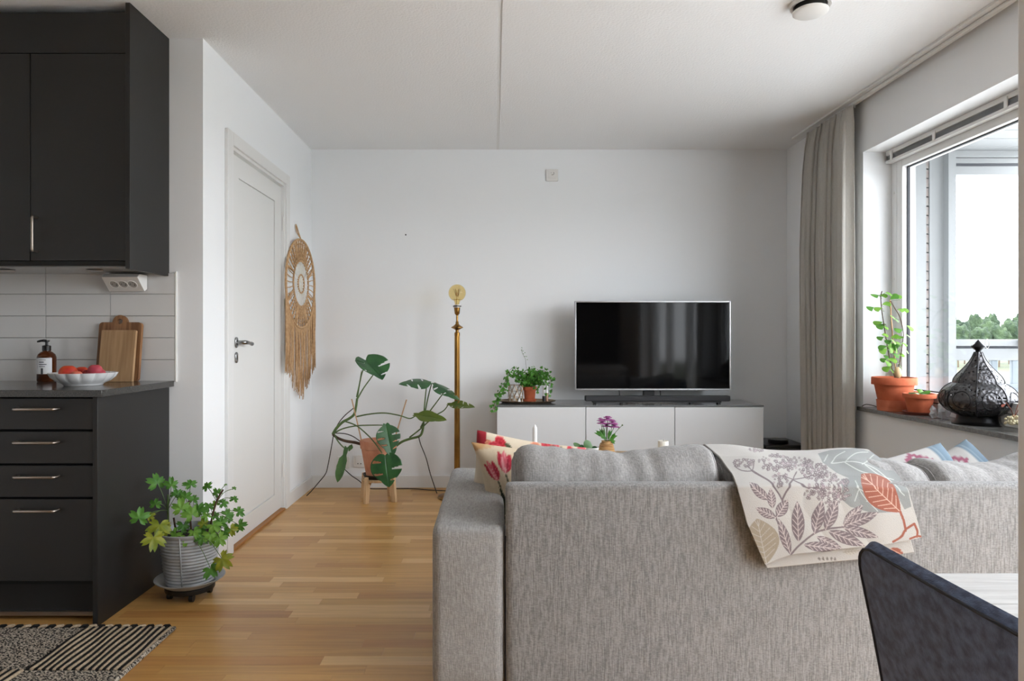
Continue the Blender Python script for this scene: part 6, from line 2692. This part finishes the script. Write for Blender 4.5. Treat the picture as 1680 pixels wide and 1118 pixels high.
# --- moroccan lantern
LNY = 3.20
ln_x = (1605 - 812) / FPX * LNY
lan = thing('metal_lantern', 'large black punched metal lantern with onion-shaped top on the window sill', 'lantern', (ln_x, LNY, SZ))
NP = 8
b = MB().lathe([(0.104, 0.0), (0.106, 0.003), (0.098, 0.008), (0.088, 0.020), (0.085, 0.042), (0.080, 0.046)], n=40)
b.build('base', 'lantern_base', lan, smooth=50)
low = [(0.084, 0.042), (0.118, 0.058), (0.146, 0.084), (0.157, 0.112), (0.152, 0.142), (0.132, 0.172), (0.104, 0.192)]
upp = [(0.100, 0.192), (0.098, 0.206), (0.086, 0.228), (0.064, 0.254), (0.042, 0.282), (0.026, 0.310), (0.015, 0.338)]


def spl2(pr, n):
    s = cat_spline([(r, z, 0) for r, z in pr], n)
    return [(p.x, p.y) for p in s]


for prof, nm, rot in ((low, 'lower_panel', 0.12), (upp, 'upper_panel', 0.12)):
    pr = spl2(prof, 5)
    for k in range(NP):
        a0 = 2 * PI * k / NP + rot
        a1 = 2 * PI * (k + 1) / NP + rot
        rows_ = []
        for r, z in pr:
            rw = []
            for q in range(7):
                t = q / 6
                a = a0 + (a1 - a0) * t
                # slightly flattened panel between two ribs
                rad = r * (0.965 + 0.035 * (2 * t - 1) ** 2)
                rw.append((rad * math.cos(a), rad * math.sin(a), z))
            rows_.append(rw)
        b = MB()
        b.grid(rows_)
        po = b.build(nm, 'lantern_punched', lan, smooth=True)
        b = MB()
        b.tube([(r * 1.004 * math.cos(a0), r * 1.004 * math.sin(a0), z) for r, z in pr], 0.0024, 6)
        b.build('rib', 'lantern_base', po, smooth=True)
        if nm == 'lower_panel':       # raised medallion ring
            am = (a0 + a1) / 2
            ring_ = []
            for q in range(26):
                th_ = 2 * PI * q / 26
                zz = 0.118 + 0.040 * math.sin(th_)
                rr2 = interp([p[1] for p in pr], [p[0] for p in pr], zz) * 0.972
                ring_.append((rr2 * math.cos(am + 0.25 * math.cos(th_)), rr2 * math.sin(am + 0.25 * math.cos(th_)), zz))
            b = MB()
            b.tube(ring_, 0.0024, 6, closed=True)
            b.build('medallion', 'lantern_base', po, smooth=True)
b = MB().lathe([(0.013, 0.334), (0.011, 0.340), (0.012, 0.345), (0.028, 0.360), (0.029, 0.365), (0.012, 0.382), (0.004, 0.392), (0.001, 0.396)], n=28)
b.build('finial', 'lantern_base', lan, smooth=30)
b = MB()
b.tube([(0.028 * math.cos(t), 0.0, 0.366 + 0.014 * math.sin(t)) for t in [2 * PI * q / 24 for q in range(24)]], 0.0012, 5, closed=True)
b.tube([(0.042 + 0.009 * math.cos(t), 0.0, 0.376 + 0.022 * math.sin(t)) for t in [2 * PI * q / 24 for q in range(24)]], 0.0012, 5, closed=True)
b.build('hanging_ring', 'steel', lan, smooth=True)

# --- glass globe with dried flowers
Y5 = 2.93
x5 = (1664 - 812) / FPX * Y5
gl = thing('glass_globe', 'round clear glass bowl with dried pale flowers at the sill end', 'vase', (x5, Y5, SZ))
b = MB().lathe([(0.030, 0.001)] + [(0.056 * math.cos(a), 0.054 + 0.053 * math.sin(a)) for a in [-1.0 + 2.1 * i / 14 for i in range(15)]] + [(0.029, 0.104)], n=32, cap=False)
b.build('glass', 'holder_glass', gl, smooth=True)
b = MB()
for k in range(60):
    d = Vector((rc.uniform(-1, 1), rc.uniform(-1, 1), rc.uniform(-0.6, 0.8)))
    b.sphere(Vector((0, 0, 0.048)) + d * 0.024, 0.006, 6, 4)
tag(b.build('dried_flowers', 'dried_flower', gl, smooth=True), kind='stuff')
b = MB()
for (dx, dz) in ((0.01, 0.05), (-0.016, 0.04), (0.02, 0.035)):
    b.tube([(0, 0, 0.06), (dx, 0, 0.10), (dx * 2.2, 0.0, 0.11 + dz * 0.4)], 0.0015, 5)
    fan_leaf(b, (dx * 2.2, 0, 0.105 + dz * 0.4), (dx * 10, 0, -0.1), (0, -1, 0.2), 0.024, 0.012)
b.build('dried_stems', 'terracotta_dark', gl)

# --- thin black cord on the sill
b = MB((2.2, 3.95, SZ))
b.tube(cat_spline([(2.150, 4.000, SZ + 0.003), (2.165, 3.985, SZ + 0.016), (2.185, 3.95, SZ + 0.014), (2.21, 3.915, SZ + 0.004), (2.25, 3.90, SZ + 0.003)], 6), 0.0022, 6)
o = b.build('cord', 'cable_black', smooth=True)
tag(o, 'thin black cord looped on the sill beside the curtain', 'cord')
